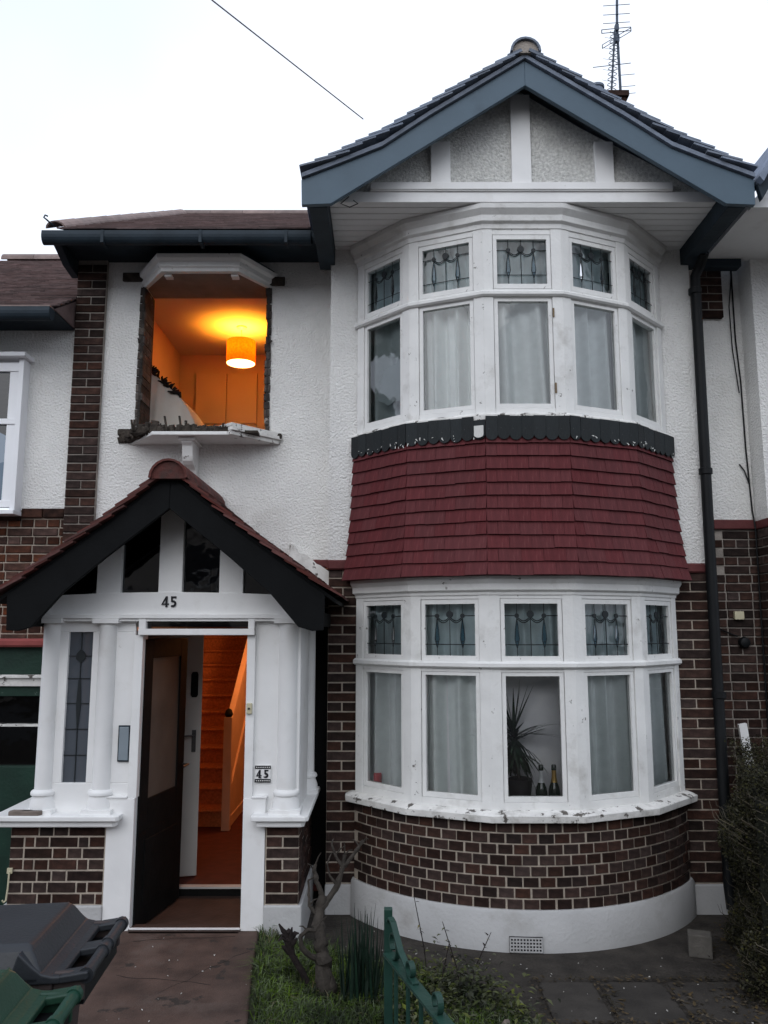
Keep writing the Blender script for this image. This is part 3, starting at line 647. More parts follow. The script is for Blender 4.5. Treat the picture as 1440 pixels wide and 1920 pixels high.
# ------------------------------------------------------------------ porch
porch = MB()
porch.box(-2.45, -1.80, 5.835, 5.875, .77, .968); porch.box(-2.45, -1.80, 5.835, 5.875, 2.022, 2.12); porch.box(-2.45, -2.282, 5.835, 5.875, .968, 2.022); porch.box(-2.108, -1.80, 5.835, 5.875, .968, 2.022)
porch.box(-1.935, -1.745, 5.80, 5.95, -.12, .87); porch.box(-1.80, -1.736, 5.805, 5.93, .87, 2.0)
porch.box(-.985, -.828, 5.80, 5.95, -.12, .87); porch.box(-.985, -.925, 5.805, 5.93, .87, 2.0); porch.box(-.93, -.60, 5.835, 5.875, .77, 2.12)
porch.box(-1.765, -.930, 5.772, 5.93, 2.0, 2.045); porch.box(-1.765, -1.712, 5.778, 5.93, 2.045, 2.118); porch.box(-.977, -.930, 5.778, 5.93, 2.045, 2.118)
porch.box(-1.945, -1.80, 5.792, 5.85, .87, .885); porch.box(-.925, -.818, 5.792, 5.85, .87, .885)
porch = porch.build('porch', WHITE, house, bevel=.004)
m = MB(); m.exy([(-2.52, 2.10), (-.55, 2.10), (-.50, 2.15), (-.66, 2.287), (-1.1, 2.303), (-1.55, 2.310), (-2.0, 2.303), (-2.38, 2.285), (-2.55, 2.15)], 5.80, 5.92); m.box(-2.57, -.60, 5.77, 5.80, 2.118, 2.150); m.box(-2.55, -.60, 5.785, 5.80, 2.098, 2.116)
m.build('porch_beam', WHITE, porch, bevel=.004)
m = MB()
for a, b, za, zb in ((-1.642, -1.470, 2.92, 2.92), (-2.092, -1.918, 2.55, 2.66), (-1.200, -1.026, 2.66, 2.55)): m.exy([(a, 2.28), (b, 2.28), (b, zb), (a, za)], 5.808, 5.90)
m.split('porch_stud', WHITE, porch, bevel=.003)
for i, p in enumerate([[(-2.42, 2.27), (-2.09, 2.27), (-2.09, 2.56)], [(-1.92, 2.28), (-1.64, 2.28), (-1.64, 2.93), (-1.92, 2.68)], [(-1.47, 2.28), (-1.2, 2.28), (-1.2, 2.68), (-1.47, 2.93)], [(-1.03, 2.27), (-.70, 2.27), (-1.03, 2.56)]]):
    MB().add([(x, 5.855, z) for x, z in p], [tuple(range(len(p)))]).build('porch_pane', DARKPANE, porch, fix=False)
MB().add([(-1.712, 5.82, 2.045), (-.977, 5.82, 2.045), (-.977, 5.82, 2.118), (-1.712, 5.82, 2.118)], [(0, 1, 2, 3)]).build('porch_pane', DARKPANE, porch, fix=False)
# dark loft behind the gable panes
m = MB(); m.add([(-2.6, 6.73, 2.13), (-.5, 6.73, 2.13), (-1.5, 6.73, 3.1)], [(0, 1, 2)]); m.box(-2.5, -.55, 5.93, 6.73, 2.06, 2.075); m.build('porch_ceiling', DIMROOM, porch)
MB().box(-1.45, -1.2, 6.70, 6.72, 2.3, 2.55).build('loft_pale_board', GREYDOOR, porch)
# leaded side light
sl = MB().add([(-2.282, 5.862, .968), (-2.108, 5.862, .968), (-2.108, 5.862, 2.022), (-2.282, 5.862, 2.022)], [(0, 1, 2, 3)]).build('side_light', FROST, porch, fix=False)
m = MB()
for z in (1.155, 1.335, 1.515, 1.69, 1.85): m.box(-2.282, -2.108, 5.855, 5.861, z-.0025, z+.0025)
m.box(-2.198, -2.192, 5.855, 5.8605, .968, 2.022); m.exy([(-2.195, 1.80), (-2.16, 1.83), (-2.163, 1.865), (-2.18, 1.885), (-2.195, 1.90), (-2.21, 1.885), (-2.227, 1.865), (-2.23, 1.83)], 5.852, 5.859); m.exy([(-2.195, 1.30), (-2.178, 1.5), (-2.187, 1.68), (-2.203, 1.68), (-2.212, 1.5)], 5.853, 5.859)
m.build('side_light_leading', CAME, porch)
# columns: round shafts with moulded bases and square caps
def column(x, y, r):
    m = MB(); m.lathe([(r+.028, 0), (r+.028, .035), (r+.012, .075), (r+.012, .085), (r+.022, .092), (r+.024, .105), (r+.018, .118), (r, .128), (r*.98, 1.25), (r+.004, 1.262), (r+.004, 1.272), (r, 1.28), (r+.012, 1.292)], (x, y, .80), 20)
    m.box(x-r-.038, x+r+.038, y-r-.036, y+r+.036, .772, .80); m.box(x-r-.028, x+r+.028, y-r-.024, y+r+.024, 2.085, 2.118)
    m.build('porch_column', WHITE, porch, smooth=True)
column(-2.405, 5.845, .062); column(-1.998, 5.845, .066); column(-.690, 5.845, .070); column(-.600, 6.52, .048)
m = MB(); m.box(-.625, -.600, 5.90, 6.55, .77, 2.1); m.box(-2.46, -2.435, 5.90, 6.72, .77, 2.1); m.split('porch_side', WHITE, porch)
# brick dado, plinths and sills
m = MB(); m.box(-2.595, -1.935, 5.806, 6.74, .0, .70); m.box(-.824, -.592, 5.806, 6.74, .0, .70); m.split('porch_mortar', MORTAR, porch)
bricks(porch, T(0, 5.80, 0), -2.60, -1.938, .167, .690, .0747, 'mixed')
bricks(porch, T(0, 5.80, 0), -.822, -.586, .167, .690, .0747, 'pier')
Ms = Matrix(((0, -1, 0, -.586), (1, 0, 0, 0), (0, 0, 1, 0), (0, 0, 0, 1)))
bricks(porch, Ms, 5.81, 6.74, .167, .690, .0747, 'english', single=False, name='dado_return')
m = MB(); m.box(-2.625, -1.936, 5.782, 6.74, -.13, .165); m.box(-.827, -.565, 5.782, 6.74, -.13, .165); m.split('porch_plinth', PLINTH, porch, bevel=.008)
for x0, x1 in ((-2.70, -1.822), (-.915, -.520)):
    m = MB(); xa = x0 if x0 < -2 else x0; m.exz([(x0, 5.70), (x1-.02, 5.70), (x1, 5.72), (x1, 6.74 if x0 > -2 else 5.86), (x0, 6.74 if x0 < -2 else 5.86)], .735, .772)
    m.exz([(x0+.035, 5.73), (x1-.05, 5.73), (x1-.03, 5.75), (x1-.03, 6.74 if x0 > -2 else 5.83), (x0+.035, 6.74 if x0 < -2 else 5.83)], .692, .735)
    m.build('porch_sill', WHITE, porch, bevel=.008)
# bargeboards and roof
PX = -1.487
for sgn in (1, -1):
    pp = [(PX+dx*sgn, z) for dx, z in [(0, 3.11), (.42, 2.755), (.755, 2.512), (1.085, 2.275), (1.075, 2.035), (1.0, 2.030), (.905, 2.058), (.70, 2.295), (.42, 2.535), (0, 2.87)]]
    MB().exy(pp, 5.45, 5.49).build('porch_bargeboard', BLACKP, porch, bevel=.004)
    prof = [(PX+dx*sgn, z) for dx, z in [(0, 3.135), (.42, 2.785), (.755, 2.54), (1.16, 2.245)]]
    house_, keep = house, None
    tile_roof(prof, 5.405, 6.745, .105, .26, .014, 'porch_tile', PTILE, 'porch_tile', cols=2, lift=.034)
    m = MB(); m.exy(prof+[(x, z-.03) for x, z in reversed(prof)], 5.46, 6.745); m.build('porch_roof_deck', BLACKP, porch)
    m = MB(); m.box(min(PX+.97*sgn, PX+1.055*sgn), max(PX+.97*sgn, PX+1.055*sgn), 5.49, 6.72, 2.06, 2.16); m.build('porch_eaves', BLACKP, porch)
y = 5.375
while y < 6.6: halfround(PX, y, min(6.745, y+.44), 3.075, .135, PTILE, 'porch_ridge_tile', porch); y += .445
MB().exy([(PX+a, 3.07+b) for a, b in arc(0, 0, .122, 0, 180, 10)], 5.392, 5.48).build('ridge_mortar', PTILE, porch)
m = MB(); rr = random.Random(2); a = Vector((PX+.70, 6.742, 2.635)); b = Vector((PX+1.15, 6.742, 2.325)); n = 14
up = [(a.x+(b.x-a.x)*i/n, a.z+(b.z-a.z)*i/n+rr.uniform(.035, .065)) for i in range(n+1)]; lo = [(a.x+(b.x-a.x)*i/n, a.z+(b.z-a.z)*i/n-.03) for i in range(n, -1, -1)]
m.exy([(x, z+.055) for x, z in up]+lo, 6.60, 6.745); m.build('mortar_fillet', PEEL, porch)
# digits: 4 and 5 as bold shapes
def digit4(m, x, z, h, t, y, serif=False):
    w_ = h*.72; th = t
    m.exy([(x, z+h*.22), (x+w_*.56, z+h), (x+w_*.80, z+h), (x+w_*.80, z), (x+w_*.80-th, z), (x+w_*.80-th, z+h*.66), (x+th*.95, z+h*.34), (x+w_*.55, z+h*.34), (x+w_*.55, z+h*.22)], y-.004, y)
    m.box(x+w_*.55, x+w_, y-.0035, y-.0002, z+h*.22, z+h*.34)
    if serif: m.box(x+w_*.42, x+w_*.98, y-.0037, y-.0004, z, z+h*.09)
def digit5(m, x, z, h, t, y, serif=False):
    w_ = h*.62
    m.box(x+w_*.12, x+w_*.92, y-.004, y, z+h*.84, z+h); m.box(x+w_*.12, x+w_*.12+t*.8, y-.0038, y-.0001, z+h*.48, z+h*.84)
    o_ = arc(x+w_*.42, z+h*.32, h*.32, 125, -130, 14); i_ = arc(x+w_*.42, z+h*.32, h*.32-t, -130, 125, 14)
    m.exy(o_+i_, y-.0042, y-.0002)
    if serif: disc2 = [(x+.04*h+.07*h*math.cos(a), z+.16*h+.07*h*math.sin(a)) for a in [k*.7 for k in range(9)]]; m.exy(disc2, y-.0044, y-.0003)
m = MB(); digit4(m, -1.612, 2.200, .078, .015, 5.796); digit5(m, -1.548, 2.200, .078, .015, 5.796)
num = m.build('house_number', DIGIT); tag(num, 'bold black 45 digits on the white beam above the porch door', 'house number')
pq = thing('number_plaque', (-.855, 5.83, 1.03), 'small white tile plaque reading 45 between black bands right of the door', 'number plaque')
MB().box(-.910, -.800, 5.822, 5.834, .976, 1.088).build('tile', WHITE, pq, bevel=.002)
m = MB(); m.box(-.911, -.799, 5.8195, 5.8215, 1.066, 1.089); m.box(-.911, -.799, 5.8195, 5.8215, .975, .998); m.split('band', DIGIT, pq)
m = MB(); 
for z in (.983, 1.074):
    for i in range(7): m.box(-.902+i*.0148, -.894+i*.0148, 5.8175, 5.8192, z, z+.007)
m.build('band_pattern', FLAKE, pq)
m = MB(); digit4(m, -.903, 1.004, .056, .013, 5.8215, True); digit5(m, -.848, 1.004, .056, .013, 5.8215, True); m.build('digits', DIGIT, pq)
lp = thing('letter_plate', (-1.845, 5.83, 1.24), 'upright grey letter plate on the white panel left of the door', 'letter plate')
MB().box(-1.888, -1.802, 5.82, 5.834, 1.115, 1.365).build('frame', DARKFASCIA, lp, bevel=.003); MB().box(-1.879, -1.811, 5.812, 5.82, 1.125, 1.355).build('flap', GREYPLATE, lp, bevel=.004)
db = thing('doorbell', (-.957, 5.80, 1.48), 'cream doorbell push on the right door post', 'doorbell')
MB().box(-.976, -.938, 5.783, 5.804, 1.447, 1.523).build('plate', CREAM, db, bevel=.005); MB().lathe([(.001, .006), (.008, .006), (.008, 0)], (0, 0, 0), 10).build('push_button', METAL, db).matrix_basis = T(0, -.018, .005) @ rot(R_(90), 'X')
hk = MB(); hk.box(-2.60, -2.565, 5.785, 5.80, .375, .41); hk.tube([(-2.580, 5.78, .39), (-2.582, 5.775, .28), (-2.588, 5.772, .205), (-2.60, 5.765, .195), (-2.608, 5.76, .21)], .006, 6)
tag(hk.build('wall_hook', CREAM), 'thin white hook fixed to the brick below the porch sill', 'hook')
sl = MB().exz([(-2.585, 5.715), (-2.38, 5.712), (-2.362, 5.74), (-2.37, 5.775), (-2.575, 5.782), (-2.592, 5.75)], .772, .800)
tag(sl.build('stone_slip', STONE, bevel=.004), 'loose grey stone slip lying on the left porch sill', 'stone')
# threshold, porch floor, doors
m = MB(); m.box(-1.75, -.98, 5.78, 5.90, -.02, .012); m.box(-1.745, -.985, 5.75, 5.785, -.05, -.0); m.build('doorstep', STEP, porch, bevel=.006)
MB().box(-1.74, -.985, 5.786, 5.80, .012, .021).build('threshold_strip', WHITE, porch)
MB().box(-2.5, -.62, 5.90, 6.66, -.08, -.045).build('porch_floor', STEP, porch)
MB().box(-2.5, -.6, 6.66, 6.69, -.08, .010).build('inner_riser', DARKWOOD, porch); MB().box(-2.5, -.6, 6.655, 6.72, .010, .024).build('inner_threshold', GREYDOOR, porch)
m = MB(); m.box(-2.60, -2.36, 6.76, 7.0, -.1, 2.2); m.box(-.95, -.62, 6.76, 7.0, -.1, 2.2); m.box(-2.36, -.95, 6.76, 7.0, 2.06, 2.2); m.build('hall_front_wall', ROOM, house)
ed = MB(); Md = T(-1.732, 5.87, 0) @ rot(R_(79.5)); ed.M = Md
for a in [(0, .725, 0, .04, -.03, .62), (0, .13, 0, .04, .62, 1.97), (.605, .725, 0, .04, .62, 1.97), (.13, .605, 0, .04, 1.83, 1.97), (.13, .605, 0, .04, .62, .83)]: ed.box(*a)
edo = ed.build('entrance_door', DARKWOOD, house, bevel=.003); edo['label'] = 'dark wooden outer door standing open'
m = MB(); m.M = Md; m.box(.13, .605, .012, .028, .83, 1.83); m.build('door_pane', BROWNPANE, edo)
m = MB(); m.M = Md; m.box(.10, .62, -.006, 0, .10, .55); m.build('door_panel', DARKWOOD, edo, bevel=.004)
m = MB(); m.M = Md; m.tube([(.70, 0, .98), (.70, -.05, .98), (.60, -.055, .975)], .008, 6); m.build('door_handle', METAL, edo)
idm = MB(); Mi = T(-2.30, 6.74, 0) @ rot(R_(14)); idm.M = Mi
w_ = .775
for a in [(w_-.165, w_, 0, .04, .03, 2.03), (0, .12, 0, .04, .03, 2.03), (.12, w_-.165, 0, .04, 1.85, 2.03), (.12, w_-.165, 0, .04, .90, 1.12), (.12, w_-.165, 0, .04, .03, .32)]: idm.box(*a)
ido = idm.build('inner_door', GREYDOOR, house, bevel=.004); ido['label'] = 'off white inner door standing ajar'
m = MB(); m.M = Mi; m.box(.12, w_-.165, .018, .024, .32, .90); m.box(.12, w_-.165, .018, .024, 1.12, 1.85); m.build('door_pane', glass('amber_door_glass', (.8, .5, .2), 1, .5), ido)
m = MB(); m.M = Mi; m.box(w_-.075, w_-.04, -.012, 0, 1.02, 1.20); m.tube([(w_-.058, -.01, 1.16), (w_-.058, -.05, 1.16), (w_-.17, -.055, 1.155)], .008, 6); m.build('door_handle', METAL, ido, bevel=.002)
m = MB(); m.M = Mi; m.exy([(w_-.085, 1.47), (w_-.045, 1.47), (w_-.035, 1.49), (w_-.035, 1.66), (w_-.045, 1.68), (w_-.085, 1.68), (w_-.095, 1.66), (w_-.095, 1.49)], -.012, 0); m.build('letter_slot', BLACKP, ido, bevel=.003)
# hall, stairs and balustrade
m = MB(); m.add([(-2.55, 7.0, .0), (-.5, 7.0, 0), (-.5, 13.5, 0), (-2.55, 13.5, 0), (-2.55, 7.0, 2.65), (-.5, 7.0, 2.65), (-.5, 13.5, 2.65), (-2.55, 13.5, 2.65)], [(4, 5, 6, 7), (1, 2, 6, 5), (2, 3, 7, 6), (3, 0, 4, 7)]); m.build('hall_wall', ROOM, house, fix=False)
MB().box(-2.55, -.5, 6.70, 13.5, -.02, .02).build('hall_floor', REDFLOOR, house)
stc = MB(); stc.exx([(8.46, .02), (8.46, .02)], 0, 0) if False else None
stc = MB(); stc.box(-1.635, -1.600, 8.55, 8.60, .02, .2)
stair = stc.build('staircase', JOINERY, house)
for i in range(13):
    y0 = 8.60+.243*i; z1 = .195+.174*i; m = MB(); m.box(-2.54, -1.64, y0, y0+.26, z1-.18, z1-.03); m.exx([(y0-.03, z1-.03), (y0-.04, z1-.015), (y0-.03, z1), (y0+.26, z1), (y0+.26, z1-.03)], -2.54, -1.64); m.build('stair_tread', CARPET, stair)
m = MB(); m.box(-1.65, -1.565, 8.42, 8.505, .02, 1.14); m.build('newel_post', JOINERY, stair, bevel=.006)
MB().lathe([(.03, 0), (.045, .03), (.03, .07), (.01, .085)], (-1.607, 8.46, 1.14), 12).build('newel_finial', DARKWOOD, stair, smooth=True)
m = MB(); m.exx([(8.5, 1.02), (8.5, 1.10), (11.7, 3.39), (11.7, 3.31)], -1.64, -1.58); m.build('handrail', JOINERY, stair)
m = MB(); m.exx([(8.5, .02), (8.5, .28), (11.6, 2.5), (11.6, .02)], -1.625, -1.60); m.exx([(8.52, .30), (8.52, 1.0), (8.6, 1.05), (11.6, 3.2), (11.6, 2.5)], -1.618, -1.606); m.build('stair_panel', JOINERY, stair)
m = MB(); m.exx([(8.5, .30), (8.5, .36), (11.6, 2.58), (11.6, 2.52)], -1.64, -1.585); m.exx([(8.5, .02), (8.5, .12), (11.6, .12), (11.6, .02)], -1.60, -1.588); m.build('stair_string', JOINERY, stair)
# bedroom behind the hole
m = MB(); m.add([(-2.45, 7.05, 2.75), (-.45, 7.05, 2.75), (-.45, 9.2, 2.75), (-2.45, 9.2, 2.75), (-2.45, 7.05, 5.3), (-.45, 7.05, 5.3), (-.45, 9.2, 5.3), (-2.45, 9.2, 5.3)], [(0, 1, 2, 3), (1, 2, 6, 5), (2, 3, 7, 6), (3, 0, 4, 7)]); m.box(-2.45, -2.15, 7.051, 7.06, 2.75, 5.3); m.box(-1.015, -.45, 7.051, 7.06, 2.75, 5.3); m.box(-2.15, -1.015, 7.051, 7.06, 2.75, 3.66); m.box(-2.15, -1.015, 7.051, 7.06, 5.10, 5.3)
m.build('bedroom_wall', ROOM, house, fix=False)
MB().box(-2.5, -.4, 7.05, 9.25, 5.3, 5.33).build('bedroom_ceiling', CEIL, house); MB().box(-2.45, -.45, 7.05, 9.2, 2.755, 2.77).build('bedroom_floor', CEIL, house)
for x0, x1, z0, z1 in ((-2.235, -1.876, 4.44, 5.06), (-1.868, -1.510, 4.44, 5.06), (-2.235, -1.876, 2.76, 4.43), (-1.868, -1.510, 2.76, 4.43)): MB().box(x0, x1, 9.15, 9.195, z0, z1).build('wardrobe_door', ROOM, house, bevel=.004)
# rooms behind the bay, and the shell that keeps light out
m = MB()
for z0, z1 in ((.05, 2.55), (2.78, 5.28)):
    m.box(-.36, -.32, 6.56, 9.6, z0, z1); m.box(2.44, 2.48, 6.56, 9.6, z0, z1); m.box(-.32, 2.44, 9.56, 9.6, z0, z1); m.box(-.32, 2.44, 6.54, 9.56, z0-.04, z0); m.box(-.32, 2.44, 6.54, 9.56, z1, z1+.01)
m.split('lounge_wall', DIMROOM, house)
m = MB(); m.box(-2.72, 2.63, 13.5, 13.6, -.1, 5.3); m.box(-2.735, -2.70, 6.95, 13.5, -.1, 5.3); m.box(2.60, 2.64, 6.79, 13.5, -.1, 5.3); m.build('shell_wall', BRICK, house)
MB().exz(bay_pts(-.06, 6.6), .735, .785).exz(bay_pts(-.06, 6.6), 2.43, 2.47).exz(bay_pts(-.06, 6.6), 3.55, 3.63).exz(bay_pts(-.06, 6.6), 5.13, 5.16).split('window_board', WHITE, house)

# ------------------------------------------------------------------ lamps that are lit
pl = thing('pendant_lamp', (-1.552, 8.3, 5.3), 'lit orange drum pendant lamp hanging in the open bedroom', 'lamp')
m = MB(); n = 32; vs = []; fs = []
for z in (4.885, 5.135):
    for k in range(n): t = 2*math.pi*k/n; vs.append((-1.552+.155*math.cos(t), 8.3+.155*math.sin(t), z))
for k in range(n): fs.append((k, (k+1) % n, (k+1) % n+n, k+n))
m.add(vs, fs); m.build('lamp_shade', SHADE, pl, smooth=True, fix=False)
MB().lathe([(.055, 0), (.055, -.012), (.02, -.03), (.008, -.035)], (-1.552, 8.3, 5.298), 16).build('ceiling_rose', CREAM, pl, smooth=True)
MB().tube([(-1.552, 8.3, 5.27), (-1.552, 8.3, 5.05)], .004, 6).build('flex', CREAM, pl)
MB().lathe([(.001, -.04), (.03, -.03), (.04, 0), (.03, .03), (.015, .06)], (-1.552, 8.3, 4.985), 14).build('bulb', BULB, pl, smooth=True)
MB().lathe([(.150, 0), (.150, .004)], (-1.552, 8.3, 4.886), 32).build('diffuser', emit('lit_diffuser', (1, .60, .20), 6.0), pl)
def point(name, loc, e, col, r=.05):
    l = bpy.data.lights.new(name, 'POINT'); l.energy = e; l.color = col; l.shadow_soft_size = r
    o = bpy.data.objects.new(name, l); COL.objects.link(o); o.location = loc; return o
point('pendant_light', (-1.552, 8.3, 5.07), 44, (1, .36, .022), .03); point('pendant_downlight', (-1.552, 8.3, 4.86), 2.6, (1, .40, .13), .06)
hl = thing('hall_lamp', (-1.05, 8.9, 2.62), 'hall ceiling lamp giving the orange light on the stairs', 'lamp')
MB().lathe([(.001, -.10), (.07, -.08), (.10, -.03), (.09, 0)], (-1.05, 8.9, 2.62), 16).build('lamp_globe', emit('lit_globe', (1, .55, .2), 3), hl, smooth=True)
MB().lathe([(.03, 0), (.03, .03)], (-1.05, 8.9, 2.62), 10).build('lamp_base', CREAM, hl)
point('hall_light', (-1.05, 8.7, 2.3), 34, (1, .36, .12), .1)

# ------------------------------------------------------------------ things seen through the windows
def curtain(k, z0, z1, u0, u1, amp, nf, seed, label, gather=0, mt=CURTAIN, y=.13, group=None, flare_=0):
    r = random.Random(seed); amp *= 2.1; m = MB(); m.M = facet(k); nu, nz = 56, 10; ph = r.uniform(0, 6); a2 = r.uniform(.3, .8)
    vs = []; fs = []
    for j in range(nz+1):
        t = j/nz; z = z0+(z1-z0)*t
        for i in range(nu+1):
            s_ = i/nu; u = u0+(u1-u0)*s_; u += flare_*(1-t)*(s_-.2)
            yy = y+amp*(1-.35*t)*(math.sin(s_*nf*6.283+ph+.5*math.sin(t*2))+a2*math.sin(s_*nf*2.1*6.283+ph*2+t))
            vs.append((u, yy, z))
    for j in range(nz):
        for i in range(nu): a = j*(nu+1)+i; fs.append((a, a+1, a+nu+2, a+nu+1))
    m.add(vs, fs); o = m.build('curtain', mt, smooth=True, fix=False)
    return tag(o, label, 'curtain', group)
gu, gl_ = 'pale curtains in the upstairs bay', 'pale curtains in the downstairs bay'
curtain(0, 3.64, 5.11, -.40, .31, .016, 2, 1, 'pale curtain behind the broken pane', group=gu)
curtain(1, 3.64, 5.11, -.28, .30, .022, 3, 2, 'pale curtain left of the middle upstairs light, narrow folds', group=gu)
curtain(2, 3.64, 5.11, -.28, .24, .024, 2, 3, 'pale curtain in the middle upstairs light, broad folds', group=gu, flare_=.06)
curtain(3, 3.64, 5.11, -.30, .26, .022, 3, 4, 'pale curtain right of the middle upstairs light', group=gu)
curtain(4, 3.64, 5.11, -.27, .40, .018, 3, 5, 'pale curtain in the rightmost narrow upstairs light', group=gu)
curtain(0, .79, 2.28, -.40, .30, .018, 3, 6, 'pale curtain in the downstairs light behind the red topped jar', group=gl_)
curtain(1, .79, 2.28, -.24, .34, .022, 3, 7, 'pale curtain left of the downstairs window plant', group=gl_, flare_=.04)
curtain(2, 1.74, 2.28, -.30, .30, .018, 3, 11, 'short pale curtain above the downstairs window plant', group=gl_, y=.14)
curtain(3, .79, 2.28, -.28, .30, .02, 3, 8, 'pale curtain right of the two bottles', group=gl_)
curtain(4, .79, 2.28, -.28, .40, .018, 2, 9, 'pale curtain in the rightmost narrow downstairs light', group=gl_)
nv = MB().box(.47, 1.66, 6.10, 6.105, .79, 2.28); tag(nv.build('net_curtain', NET), 'flat grey net curtain behind the plant and bottles', 'net curtain')
# dracaena
pot = thing('potted_plant', (.955, 5.99, .785), 'spiky dracaena in a dark pot on the downstairs window sill', 'plant')
MB().lathe([(.06, 0), (.075, .06), (.086, .15), (.088, .185), (.07, .195)], (.985, 5.98, .785), 18).build('pot', POT, pot, smooth=True)
MB().tube([(.985, 5.98, .88), (.975, 5.98, 1.0), (.965, 5.985, 1.13), (.955, 5.985, 1.30)], [.016, .015, .014, .014], 8).build('stem', BARK, pot, smooth=True)
rr = random.Random(21)
def blade(m, base, az, el, ln, w, droop, n=5):
    b = Vector(base); d = Vector((math.cos(az)*math.cos(el), math.sin(az)*math.cos(el), math.sin(el))); side = Vector((-math.sin(az), math.cos(az), 0)); p = b.copy(); vs = []
    for i in range(n+1):
        t = i/n; ww = w*(1-t**1.6)+.0008; vs += [tuple(p-side*ww), tuple(p+side*ww)]
        d = (d+Vector((0, 0, -droop/n))).normalized(); p = p+d*(ln/n)
    m.add(vs, [(2*i, 2*i+1, 2*i+3, 2*i+2) for i in range(n)])
for i in range(130):
    if i < 12: el, dr, ln = rr.uniform(1.0, 1.5), .1, rr.uniform(.30, .40)
    elif i < 50: el, dr, ln = rr.uniform(.1, .8), rr.uniform(.2, .7), rr.uniform(.26, .36)
    else: el, dr, ln = rr.uniform(-.6, .1), rr.uniform(.9, 1.8), rr.uniform(.24, .36)
    az = rr.uniform(0, 6.283); fy = -.12 if math.sin(az) < 0 else .1
    ln *= (1-.55*max(0, -math.sin(az))*math.cos(el)) 
    m = MB(); blade(m, (.945, 5.96, 1.30-.0012*i+rr.uniform(-.02, .02)), az, el, ln*1.1, rr.uniform(.011, .017), dr); m.build('leaf', DRACAENA, pot, fix=False)
def bottle(x, y, label, foil):
    b = thing('bottle', (x, y, .785), label, 'bottle', 'dark bottles on the downstairs window sill')
    MB().lathe([(.038, 0), (.042, .01), (.042, .10), (.036, .135), (.022, .17), (.015, .20), (.0145, .25)], (x, y, .785), 16).build('body', BOTTLE, b, smooth=True)
    MB().lathe([(.0245, .168), (.0168, .20), (.0162, .252)], (x, y, .785), 14).build('foil', foil, b, smooth=True)
    MB().lathe([(.018, .252), (.018, .285), (.014, .29)], (x, y, .785), 14).build('cap', BOTTLE, b, smooth=True)
bottle(1.130, 5.94, 'dark green bottle with silver neck foil beside the plant pot', SILVER); bottle(1.225, 5.95, 'dark green bottle with gold neck foil nearest the right frame', GOLD)
jr = thing('jar', (-.135, 6.40, .785), 'small pale jar with red lid behind the leftmost downstairs pane', 'jar')
jp = facet(0) @ Vector((-.14, .085, 0)); jr.location = (jp.x, jp.y, .787); WO[jr] = Vector(jr.location)
MB().lathe([(.028, 0), (.032, .01), (.032, .06), (.026, .07)], (jp.x, jp.y, .787), 14).build('body', FLAKE, jr, smooth=True); MB().lathe([(.030, .07), (.032, .075), (.032, .14), (.026, .15)], (jp.x, jp.y, .787), 14).build('lid', REDCAP, jr, smooth=True)
# dust sheet over furniture
ds = MB(); vs = []; fs = []; nu, nz = 40, 14; topl = [(-2.42, 4.58), (-2.24, 4.49), (-2.10, 4.37), (-1.96, 4.245), (-1.89, 4.15), (-1.86, 4.09), (-1.80, 3.97), (-1.74, 3.86), (-1.70, 3.70)]
def topz(x):
    for (a, za), (b, zb) in zip(topl[:-1], topl[1:]):
        if a <= x <= b: return za+(zb-za)*(x-a)/(b-a)
    return 3.6
for i in range(nu+1):
    x = -2.42+(.72)*i/nu; zt = topz(x)
    for j in range(nz+1):
        t = j/nz; z = 3.0+(zt-3.0)*t; y = 7.14+.05*(i/nu)+.022*math.sin(i*.62+t*.8)*(1.25-t)+.010*math.sin(i*1.5+2*t)*(1.2-t)+.22*t*t
        vs.append((x, y, z))
    vs.append((x, 8.1, zt+.02))
k = nz+2
for i in range(nu):
    for j in range(k-1): fs.append((i*k+j, (i+1)*k+j, (i+1)*k+j+1, i*k+j+1))
ds.add(vs, fs); tag(ds.build('dust_sheet', CLOTH, smooth=True, fix=False), 'white dust sheet draped over furniture inside the open bedroom', 'dust sheet')
dk = thing('dried_branches', (-2.2, 7.38, 4.4), 'dark dried branches lying on top of the white dust sheet', 'branches'); m = MB(); rr = random.Random(3)
for i in range(46):
    t = rr.random(); x = -2.34+.40*t; z = topz(x)+.005; a = rr.uniform(0, 3.14); l = rr.uniform(.03, .075)
    m.tube([(x, 7.36+rr.uniform(0, .1), z), (x+l*.5*math.cos(a), 7.36, z+l*.5*math.sin(a)*.8), (x+l*math.cos(a), 7.35, z+l*math.sin(a)*.7)], [.013, .011, .006], 5)
m.build('twigs', DARKBARK, dk)

# ------------------------------------------------------------------ neighbour to the left
nl = thing('neighbouring_house', (-3.6, 6.75, -.12), 'lower white and brick neighbouring house with green front, left of the brick pier', 'house')
m = MB(); m.box(-3.13, -2.732, 6.75, 7.0, 3.065, 4.9); m.box(-4.6, -3.13, 6.75, 7.0, 4.36, 4.9); m.build('rendered_wall', ROUGHCAST, nl)
MB().box(-4.6, -2.732, 6.762, 7.0, -.1, 3.055).split('mortar_bed', MORTAR, nl)
bricks(nl, T(0, 6.75, 0), -3.62, -2.735, 1.93, 2.975, .0745, 'english', m=BRICKR, joint=.013)
m = MB(); m.cbox(-3.10, -2.925, 6.73, 6.77, 2.985, 3.062, .006); m.build('brick', BRICK, nl); m = MB(); m.cbox(-2.915, -2.738, 6.73, 6.77, 2.985, 3.062, .006); m.build('brick', BRICK, nl); MB().cbox(-3.3, -3.11, 6.73, 6.77, 2.96, 3.0, .006).build('brick', BRICK, nl)
